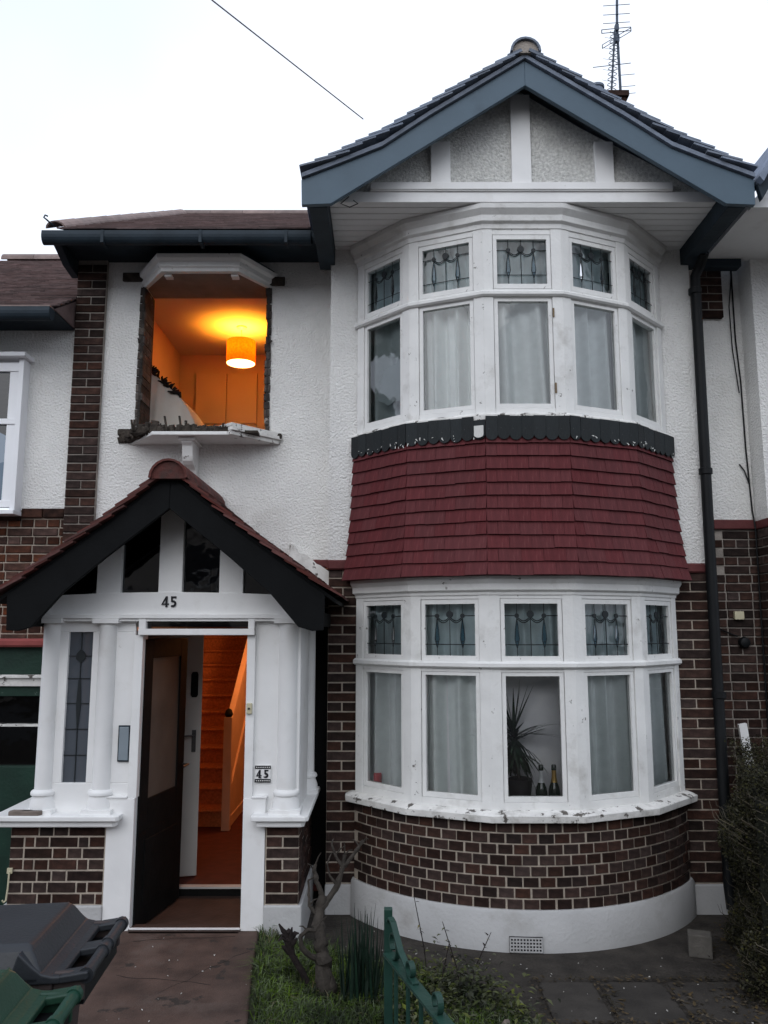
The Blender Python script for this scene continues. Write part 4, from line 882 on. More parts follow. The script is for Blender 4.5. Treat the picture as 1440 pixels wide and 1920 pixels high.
m = MB(); m.box(-3.16, -3.115, 6.63, 6.76, 3.03, 4.36); m.box(-4.3, -3.16, 6.64, 6.70, 3.78, 3.83); m.box(-4.3, -3.16, 6.64, 6.70, 3.06, 3.12); m.box(-4.3, -3.16, 6.64, 6.70, 4.25, 4.33); m.box(-3.24, -3.161, 6.65, 6.69, 3.12, 3.78); m.box(-3.24, -3.161, 6.65, 6.69, 3.83, 4.25)
wn = m.build('window', UPVC, nl, bevel=.004)
MB().box(-4.3, -3.08, 6.56, 6.76, 4.362, 4.40).build('window_head', UPVC, wn, bevel=.004); MB().box(-4.3, -3.10, 6.58, 6.76, 2.995, 3.03).build('window_sill', UPVC, wn, bevel=.004)
m = MB(); m.add([(-4.3, 6.67, 3.12), (-3.2, 6.67, 3.12), (-3.2, 6.67, 3.78), (-4.3, 6.67, 3.78)], [(0, 1, 2, 3)]); m.build('pane', UPGLASS, wn, fix=False); m = MB(); m.add([(-4.3, 6.67, 3.83), (-3.2, 6.67, 3.83), (-3.2, 6.67, 4.25), (-4.3, 6.67, 4.25)], [(0, 1, 2, 3)]); m.build('pane', UPGLASS, wn, fix=False)
m = MB()
for i in range(44):
    s0 = i*.105; a = Vector((0, 6.27, 4.675))+rs*s0; b = a+rs*.15; nrm = Vector((0, -rs.z, rs.y)); x = -5.2
    while x < -2.735:
        x2 = min(-2.735, x+.165*random.choice([1, 2])); j = random.uniform(-.002, .004); q = [a+nrm*(.022+j), b+nrm*.004, b-nrm*.008, a+nrm*(.010+j)]
        m.add([(x+.001, p.y, p.z) for p in q]+[(x2-.001, p.y, p.z) for p in q], [(0, 1, 2, 3), (7, 6, 5, 4), (0, 4, 5, 1), (1, 5, 6, 2), (2, 6, 7, 3), (3, 7, 4, 0)]); x = x2
o = m.build('roof_tile_field', RTILE, nl); o['kind'] = 'stuff'
MB().exx([(6.3, 4.67), (10.3, 7.0), (14, 4.67)], -5.2, -2.736).build('roof', RTILE, nl)
x = -5.2
while x < -2.8:
    MB().exx([(10.3+a, 7.01+b) for a, b in arc(0, 0, .11, 0, 180, 8)+arc(0, 0, .09, 180, 0, 8)], x, x+.435).build('ridge_tile', RIDGE, nl); x += .44
MB().box(-5.2, -2.745, 6.34, 6.76, 4.66, 4.70).build('eaves_soffit', DARKFASCIA, nl); MB().exx([(a-6.105+6.22, b-5.27+4.665) for a, b in gp], -5.2, -2.745).build('gutter', DARKFASCIA, nl)
MB().box(-5.2, -2.745, 6.225, 6.34, 4.668, 4.680).build('lead_flashing', RIDGE, nl)
# its green front beside the porch
m = MB(); m.cbox(-4.2, -2.64, 6.44, 6.74, 1.90, 1.965, .015); m.build('red_ledge', mat('faded_red_paint', (.26, .06, .055), .7, .2, 6, peel=((.3, .2, .18), 9, .66)), nl)
m = MB(); m.box(-4.2, -2.66, 6.52, 6.72, 1.68, 1.90); m.build('green_board', GREENP, nl, bevel=.004)
m = MB(); m.box(-4.2, -2.66, 6.46, 6.72, 1.655, 1.68); m.box(-4.2, -2.66, 6.49, 6.72, 1.59, 1.653); m.build('white_rail', PEEL, nl, bevel=.004)
m = MB(); m.box(-4.2, -2.66, 6.52, 6.60, 1.51, 1.588); m.box(-3.23, -3.17, 6.52, 6.60, .97, 1.51); m.box(-2.75, -2.66, 6.52, 6.60, .97, 1.51); gw = m.build('green_window', GREENP, nl, bevel=.004)
MB().box(-3.17, -2.75, 6.51, 6.56, 1.275, 1.292).build('glazing_bar', PEEL, gw)
for z0, z1 in ((.97, 1.275), (1.292, 1.51)): MB().box(-3.17, -2.75, 6.57, 6.575, z0, z1).build('pane', glass('dark_pane', (.04, .04, .05), 1.2), gw)
MB().box(-4.2, -2.66, 6.50, 6.60, -.1, .97).build('green_door', GREENP, nl, bevel=.006)
MB().box(-4.2, -2.66, 6.62, 6.70, .9, 1.6).build('back_board', BLACKP, nl)

# ------------------------------------------------------------------ neighbour to the right
nr_ = thing('neighbouring_house', (3.8, 6.7, -.12), 'white and brick neighbouring house right of the black drainpipe', 'house')
m = MB(); m.box(2.735, 3.21, 6.80, 7.0, 2.975, 5.75); m.box(2.60, 2.735, 6.80, 7.0, 2.56, 5.75); m.build('rendered_wall', ROUGHCAST, nr_)
m = MB(); m.exy([(3.195, 2.96), (4.4, 2.96), (4.4, 5.75), (3.195, 5.75)], 6.56, 6.80); m.split('rendered_pier', ROUGHCAST, nr_)
MB().box(2.60, 3.21, 6.812, 7.0, -.1, 2.97).box(3.207, 4.4, 6.572, 7.0, -.1, 2.95).split('mortar_bed', MORTARD, nr_)
bricks(nr_, T(0, 6.80, 0), 2.74, 3.205, -.05, 2.88, .0752, 'english', skip=lambda x, z: x < 2.85 and z > 2.5)
Mr = Matrix(((0, 1, 0, 3.195), (-1, 0, 0, 6.80), (0, 0, 1, 0), (0, 0, 0, 1)))
bricks(nr_, Mr, .005, .235, -.05, 2.88, .0752, 'pier')
bricks(nr_, T(0, 6.56, 0), 3.197, 3.9, -.05, 2.88, .0752, 'english')
m = MB(); m.box(2.735, 2.83, 6.775, 6.81, 2.50, 2.972); m.box(2.83, 3.19, 6.775, 6.81, 2.89, 2.972); m.box(3.185, 4.4, 6.535, 6.80, 2.885, 2.958); m.box(2.60, 2.735, 6.775, 6.81, 2.48, 2.558); m.split('painted_brick_course', REDPAINT, nr_, bevel=.01)
MB().box(2.73, 3.02, 6.755, 6.82, 4.79, 5.5).split('mortar_bed', MORTARD, nr_)
bricks(nr_, T(0, 6.745, 0), 2.76, 3.025, 4.78, 5.46, .0765, 'pier')
m = MB(); m.exy([(2.77, 5.315), (3.05, 5.79), (3.6, 6.45), (3.6, 6.25), (3.05, 5.60), (2.80, 5.19)], 5.49, 5.54); m.build('bargeboard', DARKFASCIA, nr_, bevel=.004)
m = MB(); m.exy([(2.76, 5.34), (3.05, 5.83), (3.6, 6.49), (3.6, 6.44), (3.05, 5.78), (2.79, 5.30)], 5.43, 8.0); m.build('roof', GTILE, nr_)
m = MB(); m.exy([(2.85, 5.30), (3.06, 5.61), (3.6, 6.26), (3.6, 5.30)], 5.72, 5.78); m.box(2.80, 3.6, 5.66, 5.72, 5.22, 5.30); m.box(2.80, 4.4, 5.72, 6.6, 5.24, 5.28); m.build('gable_infill', WHITE, nr_)
m = MB(); m.tube([(3.13, 6.79, 5.35), (3.128, 6.788, 4.6), (3.15, 6.788, 4.2), (3.155, 6.788, 3.6), (3.175, 6.788, 3.05), (3.18, 6.76, 2.9), (3.18, 6.775, 1.2)], .007, 6); m.tube([(3.09, 6.788, 3.46), (3.13, 6.785, 3.40), (3.165, 6.785, 3.28)], .006, 5); m.split('wall_cable', BLACKPLASTIC, nr_)
m = MB(); m.tube([(3.13, 6.79, 5.2), (3.09, 6.786, 4.9), (3.095, 6.786, 4.5), (3.13, 6.786, 4.1)], .005, 5); m.split('wall_cable', BLACKPLASTIC, nr_)
MB().box(2.96, 3.04, 6.765, 6.80, 2.12, 2.19).build('junction_box', CREAM, nr_, bevel=.005)
MB().lathe([(.045, 0), (.05, .02), (.04, .05), (.02, .06)], (0, 0, 0), 14).build('wall_light', BLACKPLASTIC, nr_, smooth=True).matrix_basis = T(3.03-3.8, 6.80-6.7, 1.93+.12) @ rot(R_(90), 'X')
MB().tube([(2.80, 6.785, 2.06), (2.88, 6.785, 2.02), (2.98, 6.785, 1.98)], .006, 5).split('wall_cable', BLACKPLASTIC, nr_)
m = MB(); m.M = T(2.99, 6.70, .75) @ rot(R_(-9), 'Y') @ rot(R_(6), 'X'); m.box(-.03, .035, -.015, .015, -.75, .54); tag(m.build('timber_batten', WHITE), 'white painted batten leaning on the brick wall behind the hedge', 'batten')

# ------------------------------------------------------------------ aerials and wire
an = thing('tv_aerial', (2.93, 9.1, 8.62), 'tall pole aerial with long horizontal rods on the chimney', 'aerial')
MB().tube([(2.965, 9.1, 8.3), (2.955, 9.1, 9.58), (2.97, 9.1, 9.95), (2.99, 9.1, 10.25)], .017, 8).build('mast', ALU, an)
m = MB()
for z, w_, dx in ((9.88, .16, .015), (9.75, .16, .01), (9.63, .16, .005)): m.tube([(2.93+dx-w_, 9.08, z-.005), (2.95+dx+w_, 9.08, z+.02)], .005, 4)
for z, s_ in ((9.55, 0.02), (9.44, .12)):
    m.tube([(2.75, 9.07, z-s_), (3.12, 9.07, z+s_)], .006, 4); m.tube([(2.75, 9.07, z-s_-.05), (3.12, 9.07, z+s_-.05)], .006, 4); m.tube([(2.75, 9.07, z-s_), (2.75, 9.07, z-s_-.05)], .006, 4); m.tube([(3.12, 9.07, z+s_), (3.12, 9.07, z+s_-.05)], .006, 4)
m.box(2.915, 2.965, 9.05, 9.10, 9.36, 9.46); m.box(2.92, 2.965, 9.05, 9.10, 9.52, 9.60); m.build('elements', ALU, an)
for i, z in enumerate((8.92, 8.76, 8.66)): MB().tube([(2.94, 9.1, z), (3.15, 9.1, z+.02)], .005, 4).build('rod', ALU, an)
a2 = thing('tv_aerial', (2.81, 9.0, 8.62), 'shorter bristling yagi aerial left of the tall pole', 'aerial')
MB().tube([(2.81, 9.0, 8.55), (2.83, 8.8, 9.30)], .012, 6).build('boom', ALU, a2)
m = MB()
for i in range(11):
    t = i/10.; z = 8.66+.60*t; y = 8.97-.16*t; x = 2.812+.017*t
    for s_ in (-1, 1): m.tube([(x-.055, y, z+.03*s_), (x+.055, y, z-.03*s_)], .006, 4)
    if i % 2: m.tube([(x-.12, y, z+.03), (x-.05, y, z+.012), (x+.08, y, z+.03)], .0025, 4)
m.tube([(2.58, 8.93, 8.90), (2.82, 8.93, 8.93), (3.05, 8.93, 8.96)], .006, 4)
m.build('elements', ALU, a2)
wr = MB(); wr.tube([(-.155, 5.44, 5.80), (-.33, 5.15, 5.757), (-.96, 4.0, 5.53), (-1.75, 2.5, 5.35), (-3.2, 0, 5.2), (-6.0, -5, 5.3)], .0042, 6)
tag(wr.build('overhead_wire', CABLE), 'thin telephone wire slanting down to the gable roof', 'wire')

# ------------------------------------------------------------------ wheelie bins
def make_bin(loc, label, lidm, bodym, rz, barm):
    b = thing('wheelie_bin', loc, label, 'bin', 'wheelie bins beside the path', rz)
    def bl(m, name, mt, parent=b, **kw):
        me = m.mesh(name, mt, kw.get('smooth', False)); o = bpy.data.objects.new(name, me); COL.objects.link(o); o.parent = parent
        if kw.get('bevel'):
            bv = o.modifiers.new('bevel', 'BEVEL'); bv.width = kw['bevel']; bv.segments = 3; bv.limit_method = 'ANGLE'; bv.angle_limit = R_(25)
        return o
    def loft(m, rings):
        k = len(rings[0]); vs = [p for r in rings for p in r]
        fs = [(i*k+j, i*k+(j+1) % k, (i+1)*k+(j+1) % k, (i+1)*k+j) for i in range(len(rings)-1) for j in range(k)]+[tuple(range(k-1, -1, -1)), tuple(range((len(rings)-1)*k, len(rings)*k))]
        m.add(vs, fs)
    rc = lambda x0, x1, y, z, dz=0: [(x0, -y, z-dz), (x1, -y, z), (x1, y, z), (x0, y, z-dz)]
    m = MB(); loft(m, [rc(-.20, .17, .18, .06), rc(-.26, .215, .215, .93), rc(-.285, .235, .235, .93), rc(-.285, .235, .235, .965)]); bl(m, 'body', bodym, bevel=.018)
    m = MB(); loft(m, [rc(-.31, .20, .245, .955), rc(-.31, .205, .245, .985), rc(-.29, .165, .215, 1.045, .005), rc(-.275, .15, .195, 1.062, .008)])
    lid = bl(m, 'lid', lidm, bevel=.014)
    m = MB(); fp = [(.13, 1.05), (.175, 1.01), (.205, .987), (.235, .980), (.262, .980)]
    m.exy(fp+[(.262, .958), (.10, .955)], -.245, .245); lf = bl(m, 'lid_flange', lidm, lid, bevel=.006)
    for y0, y1 in ((-.245, -.185), (-.035, .035), (.185, .245)):
        m = MB(); m.exy([(.258, .980), (.345, .992), (.345, .968), (.258, .958)], y0, y1); bl(m, 'lid_flange', lidm, lid, bevel=.005)
    m = MB(); m.box(.20, .325, -.20, .20, .88, .935); bl(m, 'handle_recess', BINHOLE)
    m = MB(); m.tube([(.335, -.205, .975), (.335, .205, .975)], .019, 14); 
    for y in (-.215, -.03, .03, .21): m.tube([(.335, y-.012, .975), (.335, y+.012, .975)], .024, 14)
    bl(m, 'handle_bar', barm, smooth=True)
    for y in (-.215, .215):
        m = MB(); m.box(.235, .33, y-.01, y+.01, .90, .985); bl(m, 'handle_arm', bodym, bevel=.006)
    for y in (-.22, .22):
        m = MB(); m.tube([(.16, y-.025, .10), (.16, y+.025, .10)], .10, 18); bl(m, 'wheel', BLACKPLASTIC, bevel=.008)
    return b
make_bin((-1.283, 2.875, 0), 'charcoal wheelie bin with two slots by its handle, beside the path', BLACKBIN, mat('brown_grey_bin_body', (.05, .038, .036), .6, .15, 5, .1, 60), R_(4), BLACKBIN)
make_bin((-1.235, 2.30, 0), 'green wheelie bin in front of the charcoal bin', GREENBIN, GREENBIN, R_(4), mat('green_bar', (.012, .05, .032), .4, .1, 5))

# ------------------------------------------------------------------ gate
gt = thing('garden_gate', (.02, 2.6, -.12), 'green painted metal gate with scrollwork swung open over the grass', 'gate')
MB().box(.0, .026, 2.587, 2.613, -.12, 1.197).build('gate_post', GATE, gt, bevel=.002)
GD = Vector((.30, -.93, 0)).normalized(); A = Vector((.014, 2.585, 1.075)); SD = Vector((GD.y, -GD.x, 0))*-1
def gp_(s_, z, side=0): p = A+GD*s_; return (p.x+SD.x*side, p.y+SD.y*side, z)
def flat(path, w_, t_, name):
    m = MB(); vs = []; fs = []
    for i, (s_, z) in enumerate(path):
        a = path[max(0, i-1)]; b = path[min(len(path)-1, i+1)]; d = Vector((b[0]-a[0], b[1]-a[1])).normalized(); nn = Vector((-d.y, d.x))*t_/2
        for sd in (-w_/2, w_/2):
            for q in (1, -1): vs.append(gp_(s_+nn.x*q, z+nn.y*q, sd))
    for i in range(len(path)-1):
        o_ = i*4; p_ = o_+4
        fs += [(o_, o_+2, p_+2, p_), (o_+3, o_+1, p_+1, p_+3), (o_+1, o_, p_, p_+1), (o_+2, o_+3, p_+3, p_+2)]
    fs += [(0, 1, 3, 2), (len(vs)-4, len(vs)-2, len(vs)-1, len(vs)-3)]
    m.add(vs, fs); return m.build(name, GATE, gt)
flat([(0, 1.072), (.95, 1.072)], .036, .008, 'top_rail'); flat([(0, .30), (.95, .30)], .03, .008, 'bottom_rail')
flat([(.004, 1.165), (.02, 1.18), (.045, 1.175), (.11, 1.12), (.20, 1.085), (.24, 1.078)], .018, .006, 'strap')
def spiral(cx, cz, r0, r1, a0, a1, n=22): return [(cx+(r0+(r1-r0)*i/n)*math.cos(R_(a0+(a1-a0)*i/n)), cz+(r0+(r1-r0)*i/n)*math.sin(R_(a0+(a1-a0)*i/n))) for i in range(n+1)]
for cx, cz, r, fl in ((.055, 1.118, .040, 1), (.20, 1.100, .028, -1), (.40, 1.100, .028, 1)): flat(spiral(cx, cz, r, r*.55, -90, -90+fl*330), .016, .005, 'scroll')
for i in range(9):
    s_ = .07+.105*i; m = MB(); m.tube([gp_(s_, .30), gp_(s_, 1.07)], .007, 6); m.build('gate_bar', GATE, gt)
m = MB(); m.tube([gp_(.50, 1.0, .0), gp_(.52, 1.03, .06), gp_(.50, 1.06, .12), gp_(.53, 1.06, .15)], .007, 6); m.M = Matrix(); m.build('latch', GATE, gt)

# ------------------------------------------------------------------ plants
def grass_edge(x):
    pts = [(-.9, 5.83), (-.6, 5.78), (-.4, 5.68), (-.1, 5.50), (.2, 5.38), (.45, 5.20), (.62, 5.0), (.80, 4.72), (.95, 4.4), (1.0, 4.0)]
    for (a, b), (c, d) in zip(pts[:-1], pts[1:]):
        if a <= x <= c: return b+(d-b)*(x-a)/(c-a)
    return 0
def tz(x, y):
    ex = -.86+.14*(5.83-y)/1.28; t = max(0, min(1, (ex+.42-x)/.42)); return -.118+.10*t*t*(3-2*t)
m = MB(); md = MB(); rr = random.Random(12); V = []; Fc = []; 
def addblade(V, Fc, x, y, z, az, ln, w_, lean):
    dx, dy = math.cos(az), math.sin(az); sx, sy = -dy*w_, dx*w_; o = len(V)
    x1, y1, z1 = x+dx*lean*ln*.35, y+dy*lean*ln*.35, z+ln*.6; x2, y2, z2 = x+dx*lean*ln, y+dy*lean*ln, z+ln*(1-.45*lean)
    V += [(x-sx, y-sy, z), (x+sx, y+sy, z), (x1+sx*.8, y1+sy*.8, z1), (x1-sx*.8, y1-sy*.8, z1), (x2, y2, z2)]; Fc += [(o, o+1, o+2, o+3), (o+3, o+2, o+4)]
tufts = [(rr.uniform(-.9, .95), rr.uniform(3.6, 5.85), rr.uniform(.6, 1.5)) for _ in range(70)]
cnt = 0
while cnt < 34000:
    x = rr.uniform(-.88, 1.0); y = rr.uniform(3.7, 5.85)
    if y > grass_edge(x)+rr.gauss(0, .06): continue
    if x < -.84+.16*(5.7-y)/1.2: continue
    dn = .5+.5*math.sin(x*7.3+1)*math.sin(y*6.1+2)+.3*math.sin(x*19)*math.sin(y*17)
    edge = min(1, (grass_edge(x)-y)/.25)
    if rr.random() > .35+.65*dn*max(.15, edge): continue
    ln = rr.uniform(.04, .13)*(.7+.6*dn); addblade(V, Fc, x, y, tz(x, y)-.004, rr.uniform(0, 6.283), ln, rr.uniform(.0018, .0038), rr.uniform(.2, 1.1)); cnt += 1
m.v, m.f = V, Fc; tag(m.build('grass', GRASSM, fix=False), 'rough green grass between the path and the bay', 'grass', kind='stuff')
V, Fc = [], []; cnt = 0
while cnt < 1100:
    x = rr.uniform(-.88, 1.0); y = rr.uniform(3.7, 5.8)
    if y > grass_edge(x)+rr.gauss(0, .08) or x < -.83+.16*(5.7-y)/1.2: continue
    addblade(V, Fc, x, y, tz(x, y), rr.uniform(0, 6.28), rr.uniform(.04, .11), .002, rr.uniform(.5, 1.3)); cnt += 1
md.v, md.f = V, Fc; tag(md.build('dry_grass', DEADLEAF, fix=False), 'straw coloured dead blades among the grass', 'dry grass', kind='stuff')
tm = MB(); nx_, ny_ = 40, 44; vs = []; fs = []
for j in range(ny_+1):
    y = 3.4+(5.86-3.4)*j/ny_; xa = -.86+.14*(5.83-y)/1.28-.03
    xb = xa+.05
    for q in range(400):
        if grass_edge(xb+.01) < y: break
        xb += .01
        if xb > 1.05: break
    for i in range(nx_+1):
        x = xa+(xb-xa)*i/nx_; e_ = min(1, (xb-x)/.12+.0); vs.append((x, y, tz(x, y)+.008*math.sin(x*23)*math.sin(y*19)*e_-.016*(1-e_)))
for j in range(ny_):
    for i in range(nx_): a = j*(nx_+1)+i; fs.append((a, a+1, a+nx_+2, a+nx_+1))
tm.add(vs, fs)
tag(tm.build('turf', mat('turf_soil', (.026, .030, .014), .95, .5, 9, .9, 40, bdist=.02)), kind='structure')
# broad weed leaves
V, Fc = [], []
for _ in range(900):
    x = rr.uniform(-.8, .95); y = rr.uniform(3.9, 5.6)
    if y > grass_edge(x)-.03 or x < -.80+.16*(5.7-y)/1.2: continue
    a = rr.uniform(0, 6.28); l = rr.uniform(.015, .04); w_ = l*.4; z = tz(x, y)+.005+rr.uniform(0, .04); o = len(V); dx, dy = math.cos(a), math.sin(a); ti = rr.uniform(-.3, .7)
    V += [(x, y, z), (x+dx*l*.5-dy*w_, y+dy*l*.5+dx*w_, z+l*.5*ti), (x+dx*l, y+dy*l, z+l*ti), (x+dx*l*.5+dy*w_, y+dy*l*.5-dx*w_, z+l*.5*ti)]; Fc += [(o, o+1, o+2, o+3)]
wm = MB(); wm.v, wm.f = V, Fc; tag(wm.build('ground_weeds', GRASSM, fix=False), 'small broad leaved weeds low in the grass', 'weeds', kind='stuff')
V, Fc = [], []; c_ = 0
while c_ < 2600:
    x = rr.gauss(.5, .28); y = rr.gauss(4.95, .22)
    if y > grass_edge(x)+.10+rr.gauss(0, .05) or x < .0 or x > 1.05 or y < 4.2: continue
    h = abs(rr.gauss(0, .09)); a = rr.uniform(0, 6.28); l = rr.uniform(.02, .05); w_ = l*.28; z = tz(x, y)+h; o = len(V); dx, dy = math.cos(a), math.sin(a); ti = rr.uniform(-.6, .6)
    V += [(x, y, z), (x+dx*l*.5-dy*w_, y+dy*l*.5+dx*w_, z+l*.5*ti+.004), (x+dx*l, y+dy*l, z+l*ti-.004), (x+dx*l*.5+dy*w_, y+dy*l*.5-dx*w_, z+l*.5*ti+.004)]; Fc.append((o, o+1, o+2, o+3)); c_ += 1
wq = MB(); wq.v, wq.f = V, Fc; tag(wq.build('weed_leaves', mat('dark_weed_leaf', (.018, .028, .010), .8, .5, 3, rnd=.8, hue=(.05, .055, .02)), fix=False), 'dark tangled weeds where the grass meets the bare ground', 'weeds', kind='stuff')
# sword-leaved clump
ir = thing('iris_clump', (-.12, 4.98, -.12), 'tall dark clump of sword shaped leaves left of the gate post', 'plant')
for i in range(110):
    m = MB(); a = rr.uniform(0, 6.28); r = rr.uniform(0, .12); blade(m, (-.12+r*math.cos(a)*1.1, 4.98+r*math.sin(a), -.12), rr.uniform(0, 6.28), rr.uniform(1.35, 1.56), rr.uniform(.30, .54), rr.uniform(.005, .009), rr.uniform(0, .25)); m.build('leaf', IRIS, ir, fix=False)
# pruned shrub
sb = thing('pruned_shrub', (-.37, 5.1, -.12), 'gnarled pruned leafless shrub in the grass beside the porch', 'shrub')
trunk = [(-.355, 5.10, -.13), (-.36, 5.10, -.02), (-.365, 5.12, .08), (-.385, 5.15, .16), (-.40, 5.18, .25), (-.40, 5.22, .33), (-.385, 5.25, .40)]
rj = random.Random(9)
def lumpy(path, r0, r1, n, sides=9):
    P = [Vector(p) for p in path]; out = []; rs_ = []
    for i in range(n+1):
        f = i/n*(len(P)-1); k = min(int(f), len(P)-2); p = P[k].lerp(P[k+1], f-k); w = (r0+(r1-r0)*i/n)
        out.append(p+Vector((rj.uniform(-1, 1), rj.uniform(-1, 1), 0))*w*.22); rs_.append(w*rj.uniform(.82, 1.22))
    return MB().tube(out, rs_, sides)
lumpy(trunk, .056, .026, 22).build('trunk', BARK, sb, smooth=True)
lumpy([(-.33, 5.08, -.13), (-.30, 5.07, -.05), (-.345, 5.10, .04)], .03, .02, 8).build('root', BARK, sb, smooth=True)
br = [([(-.40, 5.22, .33), (-.34, 5.26, .38), (-.29, 5.30, .45), (-.26, 5.32, .55), (-.25, 5.33, .62)], .024), ([(-.26, 5.32, .55), (-.21, 5.33, .60), (-.16, 5.34, .67), (-.13, 5.35, .70)], .016), ([(-.26, 5.32, .54), (-.31, 5.33, .62), (-.335, 5.34, .68)], .012),
      ([(-.385, 5.25, .40), (-.42, 5.25, .48), (-.44, 5.26, .55), (-.43, 5.27, .58)], .020), ([(-.40, 5.2, .28), (-.46, 5.2, .36), (-.47, 5.22, .50)], .014), ([(-.365, 5.12, .08), (-.44, 5.08, .11), (-.49, 5.06, .17), (-.50, 5.05, .23), (-.46, 5.05, .27), (-.41, 5.07, .26)], .020), ([(-.29, 5.30, .44), (-.34, 5.30, .50), (-.36, 5.30, .57)], .009)]
for p, r in br: lumpy(p, r*.95, r*.5, 14, 7).build('branch', BARK, sb, smooth=True)
for i in range(16):
    p, r = br[i % len(br)]; a = Vector(p[-1-(i % 2)]); d = Vector((rj.uniform(-1, 1), rj.uniform(-.5, .5), rj.uniform(.2, 1.2))).normalized()*rj.uniform(.04, .12)
    MB().tube([a, a+d*.5+Vector((0, 0, .01)), a+d], [.006, .0045, .002], 5).build('twig', BARK, sb, smooth=True)
ws = thing('withered_stalk', (-.46, 5.12, -.12), 'black withered flower stalk by the porch plinth', 'dead plant')
MB().tube([(-.43, 5.12, -.12), (-.49, 5.1, .02), (-.55, 5.08, .12), (-.57, 5.08, .20)], [.022, .02, .02, .03], 7).build('stem', DARKBARK, ws, smooth=True)
for i in range(13):
    a = rr.uniform(0, 6.28); l = rr.uniform(.06, .13); m = MB(); z = rr.uniform(.13, .24); m.tube([(-.565, 5.08, z), (-.565+l*.5*math.cos(a), 5.06, z+l*.4), (-.565+l*math.cos(a)*.8, 5.05, z+l*rr.uniform(.1, .9))], [.018, .014, .005], 5); m.build('dead_leaf', DARKBARK, ws)
# thin weed stems in front of the bay
for i, (x, y, h, lean) in enumerate(((.27, 5.25, .52, -.07), (.46, 5.1, .42, -.09), (.50, 5.1, .36, .12), (.33, 5.05, .33, .05))):
    lab = ['tallest thin seeding weed stem in front of the bay plinth', 'thin weed stem with curled dry leaves in front of the bay', 'short weed stem leaning right towards the air brick', 'short upright weed stem behind the gate rail'][i]
    wd = thing('weed_stem', (x, y, -.12), lab, 'weed', 'thin weed stems before the bay')
    MB().tube([(x, y, -.12), (x+lean*.3, y, -.12+h*.4), (x+lean*.9, y, -.12+h*.8), (x+lean*1.2, y, -.12+h)], [.004, .0035, .003, .002], 5).build('stem', DARKBARK, wd)
    for j in range(9):
        t = rr.uniform(.45, 1); m = MB(); blade(m, (x+lean*1.1*t, y, -.12+h*t), rr.uniform(0, 6.28), rr.uniform(-.4, .8), rr.uniform(.02, .045), .006, .8, 3); m.build('dry_leaf', DEADLEAF if j % 3 == 0 else DARKBARK, wd, fix=False)
# hedge
hg = thing('hedge', (2.7, 5.0, -.12), 'dark twiggy clipped hedge along the right boundary', 'hedge')
V, Fc = [], []; rr = random.Random(77)
def hsurf(y, z): return 2.12+(.42*(y-5.0) if y > 5 else 1.1*(5-y))+.06*math.sin(y*5+z*3)+.05*math.sin(z*9+y*2)+.28*max(0, z-.85)**1.2
def htop(x, y): return 1.18+.07*math.sin(x*8+y*3)+.05*math.sin(y*11)
cnt = 0
while cnt < 90000:
    y = rr.uniform(4.25, 6.4); z = rr.uniform(-.1, 1.3); x = rr.uniform(1.95, 3.3); d = hsurf(y, z)
    if x < d-.03 or z > htop(x, y) or (x > d+.30 and z < htop(x, y)-.22): continue
    if math.sin(x*14+y*9)*math.sin(z*12+y*7) > .72: continue
    l = rr.uniform(.010, .024); a, e = rr.uniform(0, 6.28), rr.uniform(-.8, 1.1); dx, dy, dz = math.cos(a)*math.cos(e), math.sin(a)*math.cos(e), math.sin(e); sx, sy, sz = -dy, dx, rr.uniform(-.5, .5); o = len(V); w_ = l*.38
    V += [(x, y, z), (x+dx*l*.5+sx*w_, y+dy*l*.5+sy*w_, z+dz*l*.5+sz*w_), (x+dx*l, y+dy*l, z+dz*l), (x+dx*l*.5-sx*w_, y+dy*l*.5-sy*w_, z+dz*l*.5-sz*w_)]; Fc.append((o, o+1, o+2, o+3)); cnt += 1
hm = MB(); hm.v, hm.f = V, Fc; o = hm.build('foliage', HEDGEL, hg, fix=False); o['kind'] = 'stuff'
m = MB()
for i in range(700):
    y = rr.uniform(4.4, 6.35); z = rr.uniform(-.1, 1.05); x = hsurf(y, z)+rr.uniform(-.02, .25); a = rr.uniform(2.4, 3.9); l = rr.uniform(.06, .2); up = rr.uniform(.1, 1)
    m.tube([(x+.1, y, z-.05), (x+math.cos(a)*l*.3, y+math.sin(a)*l*.5, z+l*.5*up), (x+math.cos(a)*l*.45+.02, y+math.sin(a)*l, z+l*up)], [.003, .0022, .001], 3)
o = m.build('twigs', TWIG, hg, fix=False); o['kind'] = 'stuff'
for y in (4.9, 5.3, 5.7, 6.1): MB().tube([(2.85, y, -.13), (2.8, y+.05, .4), (2.75, y, .9)], [.04, .03, .015], 7).build('trunk', BARK, hg)
MB().exz([(2.24, 5.0), (2.7, 4.65), (3.3, 4.4), (3.3, 6.45), (2.86, 6.45)], -.12, .98).build('inner_shade', mat('inner_hedge_shade', (.010, .011, .006), .95, .5, 20, .8, 40), hg)  # solid core, the shade deep in the hedge put into its dark colour
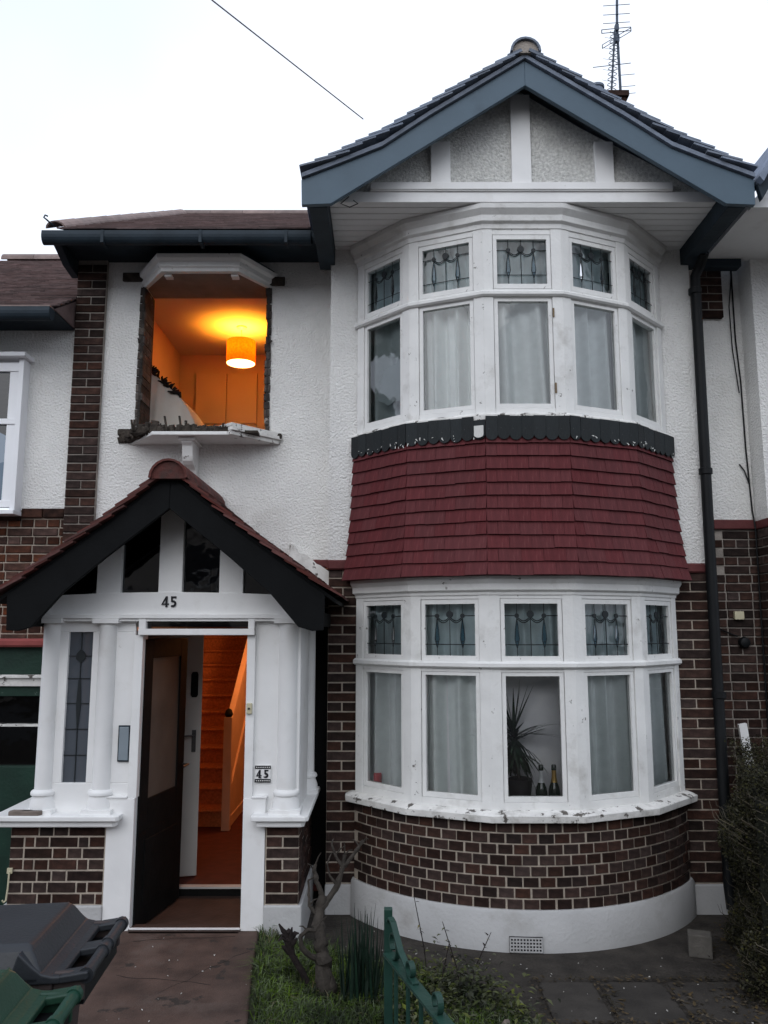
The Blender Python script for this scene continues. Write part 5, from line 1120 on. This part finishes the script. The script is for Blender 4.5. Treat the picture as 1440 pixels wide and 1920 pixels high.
# dead leaves and moss under the hedge and in the joints of the slabs
V, Fc = [], []; rr = random.Random(41); c_ = 0
while c_ < 4400:
    if c_ < 3600:
        x = rr.uniform(1.75, 3.2); y = rr.uniform(4.2, 6.3)
        if x < hsurf(y, .2)-.30*rr.random()-.02: continue
    elif c_ < 4100: x = rr.choice([1.30, 1.72, 1.36, 1.80, .93])+rr.gauss(0, .018); y = rr.uniform(4.2, 5.3)
    else: x = rr.uniform(.9, 2.2); y = rr.choice([5.29, 4.73])+rr.gauss(0, .018)
    if (x-CX)**2+(y-YC)**2 < 1.66**2: continue
    l = rr.uniform(.008, .022); a = rr.uniform(0, 6.28); z = -.108+rr.uniform(0, .02); o = len(V); dx, dy = math.cos(a)*l, math.sin(a)*l; q = rr.uniform(-.4, .6)
    V += [(x-dx, y-dy, z), (x+dy*.5, y-dx*.5, z+.004), (x+dx, y+dy, z+l*q*.6+.004), (x-dy*.5, y+dx*.5, z+.002)]; Fc.append((o, o+1, o+2, o+3)); c_ += 1
mm = MB(); mm.v, mm.f = V, Fc; tag(mm.build('leaf_litter', mat('leaf_mulch', (.026, .024, .014), .95, .5, 5, rnd=.7, hue=(.05, .036, .02)), fix=False), 'dark fallen leaves and moss under the hedge and between slabs', 'leaf litter', kind='stuff')
# block and litter
cb = MB(); cb.M = T(2.12, 5.70, -.12) @ rot(R_(-18)); cb.box(-.075, .075, -.055, .055, 0, .145); tag(cb.build('concrete_block', BLOCK, bevel=.008), 'small grey concrete block on the paving by the hedge', 'block')
V, Fc = [], []; rr = random.Random(31)
for i in range(150):
    x, y = (rr.uniform(-.55, .7), rr.gauss(5.65, .25)) if i < 80 else ((rr.uniform(-1.75, -.75), rr.uniform(4.3, 5.7)) if i < 105 else (rr.uniform(.5, 2.1), rr.uniform(4.4, 5.6)))
    z = .002 if x < -.72 and i >= 80 else -.097 if i >= 105 else -.108
    if (x-CX)**2+(y-YC)**2 < 1.66**2 or y > 6.4: continue
    s_ = rr.uniform(.003, .009)*(1.8 if rr.random() < .12 else 1); a = rr.uniform(0, 6.28); o = len(V); c_, q_ = math.cos(a)*s_, math.sin(a)*s_
    V += [(x-c_, y-q_, z), (x+q_*.5, y-c_*.5, z+.002), (x+c_, y+q_, z+.004), (x-q_*.6, y+c_*.6, z+.003), (x, y, z+.007)]; Fc += [(o, o+1, o+4), (o+1, o+2, o+4), (o+2, o+3, o+4), (o+3, o, o+4)]
lm = MB(); lm.v, lm.f = V, Fc; tag(lm.build('litter', LITTER, fix=False), 'pale chips and crumbs scattered on the ground', 'litter', kind='stuff')
st = MB(); st.add([(.58, 4.56, -.11), (.70, 4.56, -.11), (.72, 4.66, -.11), (.60, 4.68, -.11), (.645, 4.60, -.02), (.67, 4.63, -.03)], [(0, 1, 4), (1, 5, 4), (1, 2, 5), (2, 3, 5), (3, 4, 5), (3, 0, 4)]); tag(st.build('rockery_stone', STONE), 'pale pointed stone at the grass edge right of the gate', 'stone')

# ------------------------------------------------------------------ houses across the street (mirrored in the panes)
op = thing('opposite_terrace', (0, -15.5, -.12), 'row of houses across the street mirrored in the porch panes', 'houses')
MB().box(-24, 24, -27, -15.5, -.12, 5.9).build('wall', OPPW, op); MB().exx([(-15.1, 5.8), (-21, 9.4), (-27.4, 5.8)], -24, 24).build('roof', OPPR, op)
for i in range(12):
    for z in (.9, 3.5):
        MB().box(-23+i*4, -21.2+i*4, -15.55, -15.45, z, z+1.5).build('window', DIGIT, op); MB().box(-23.1+i*4, -21.1+i*4, -15.45, -15.40, z-.12, z).build('window_sill', FLAKE, op)
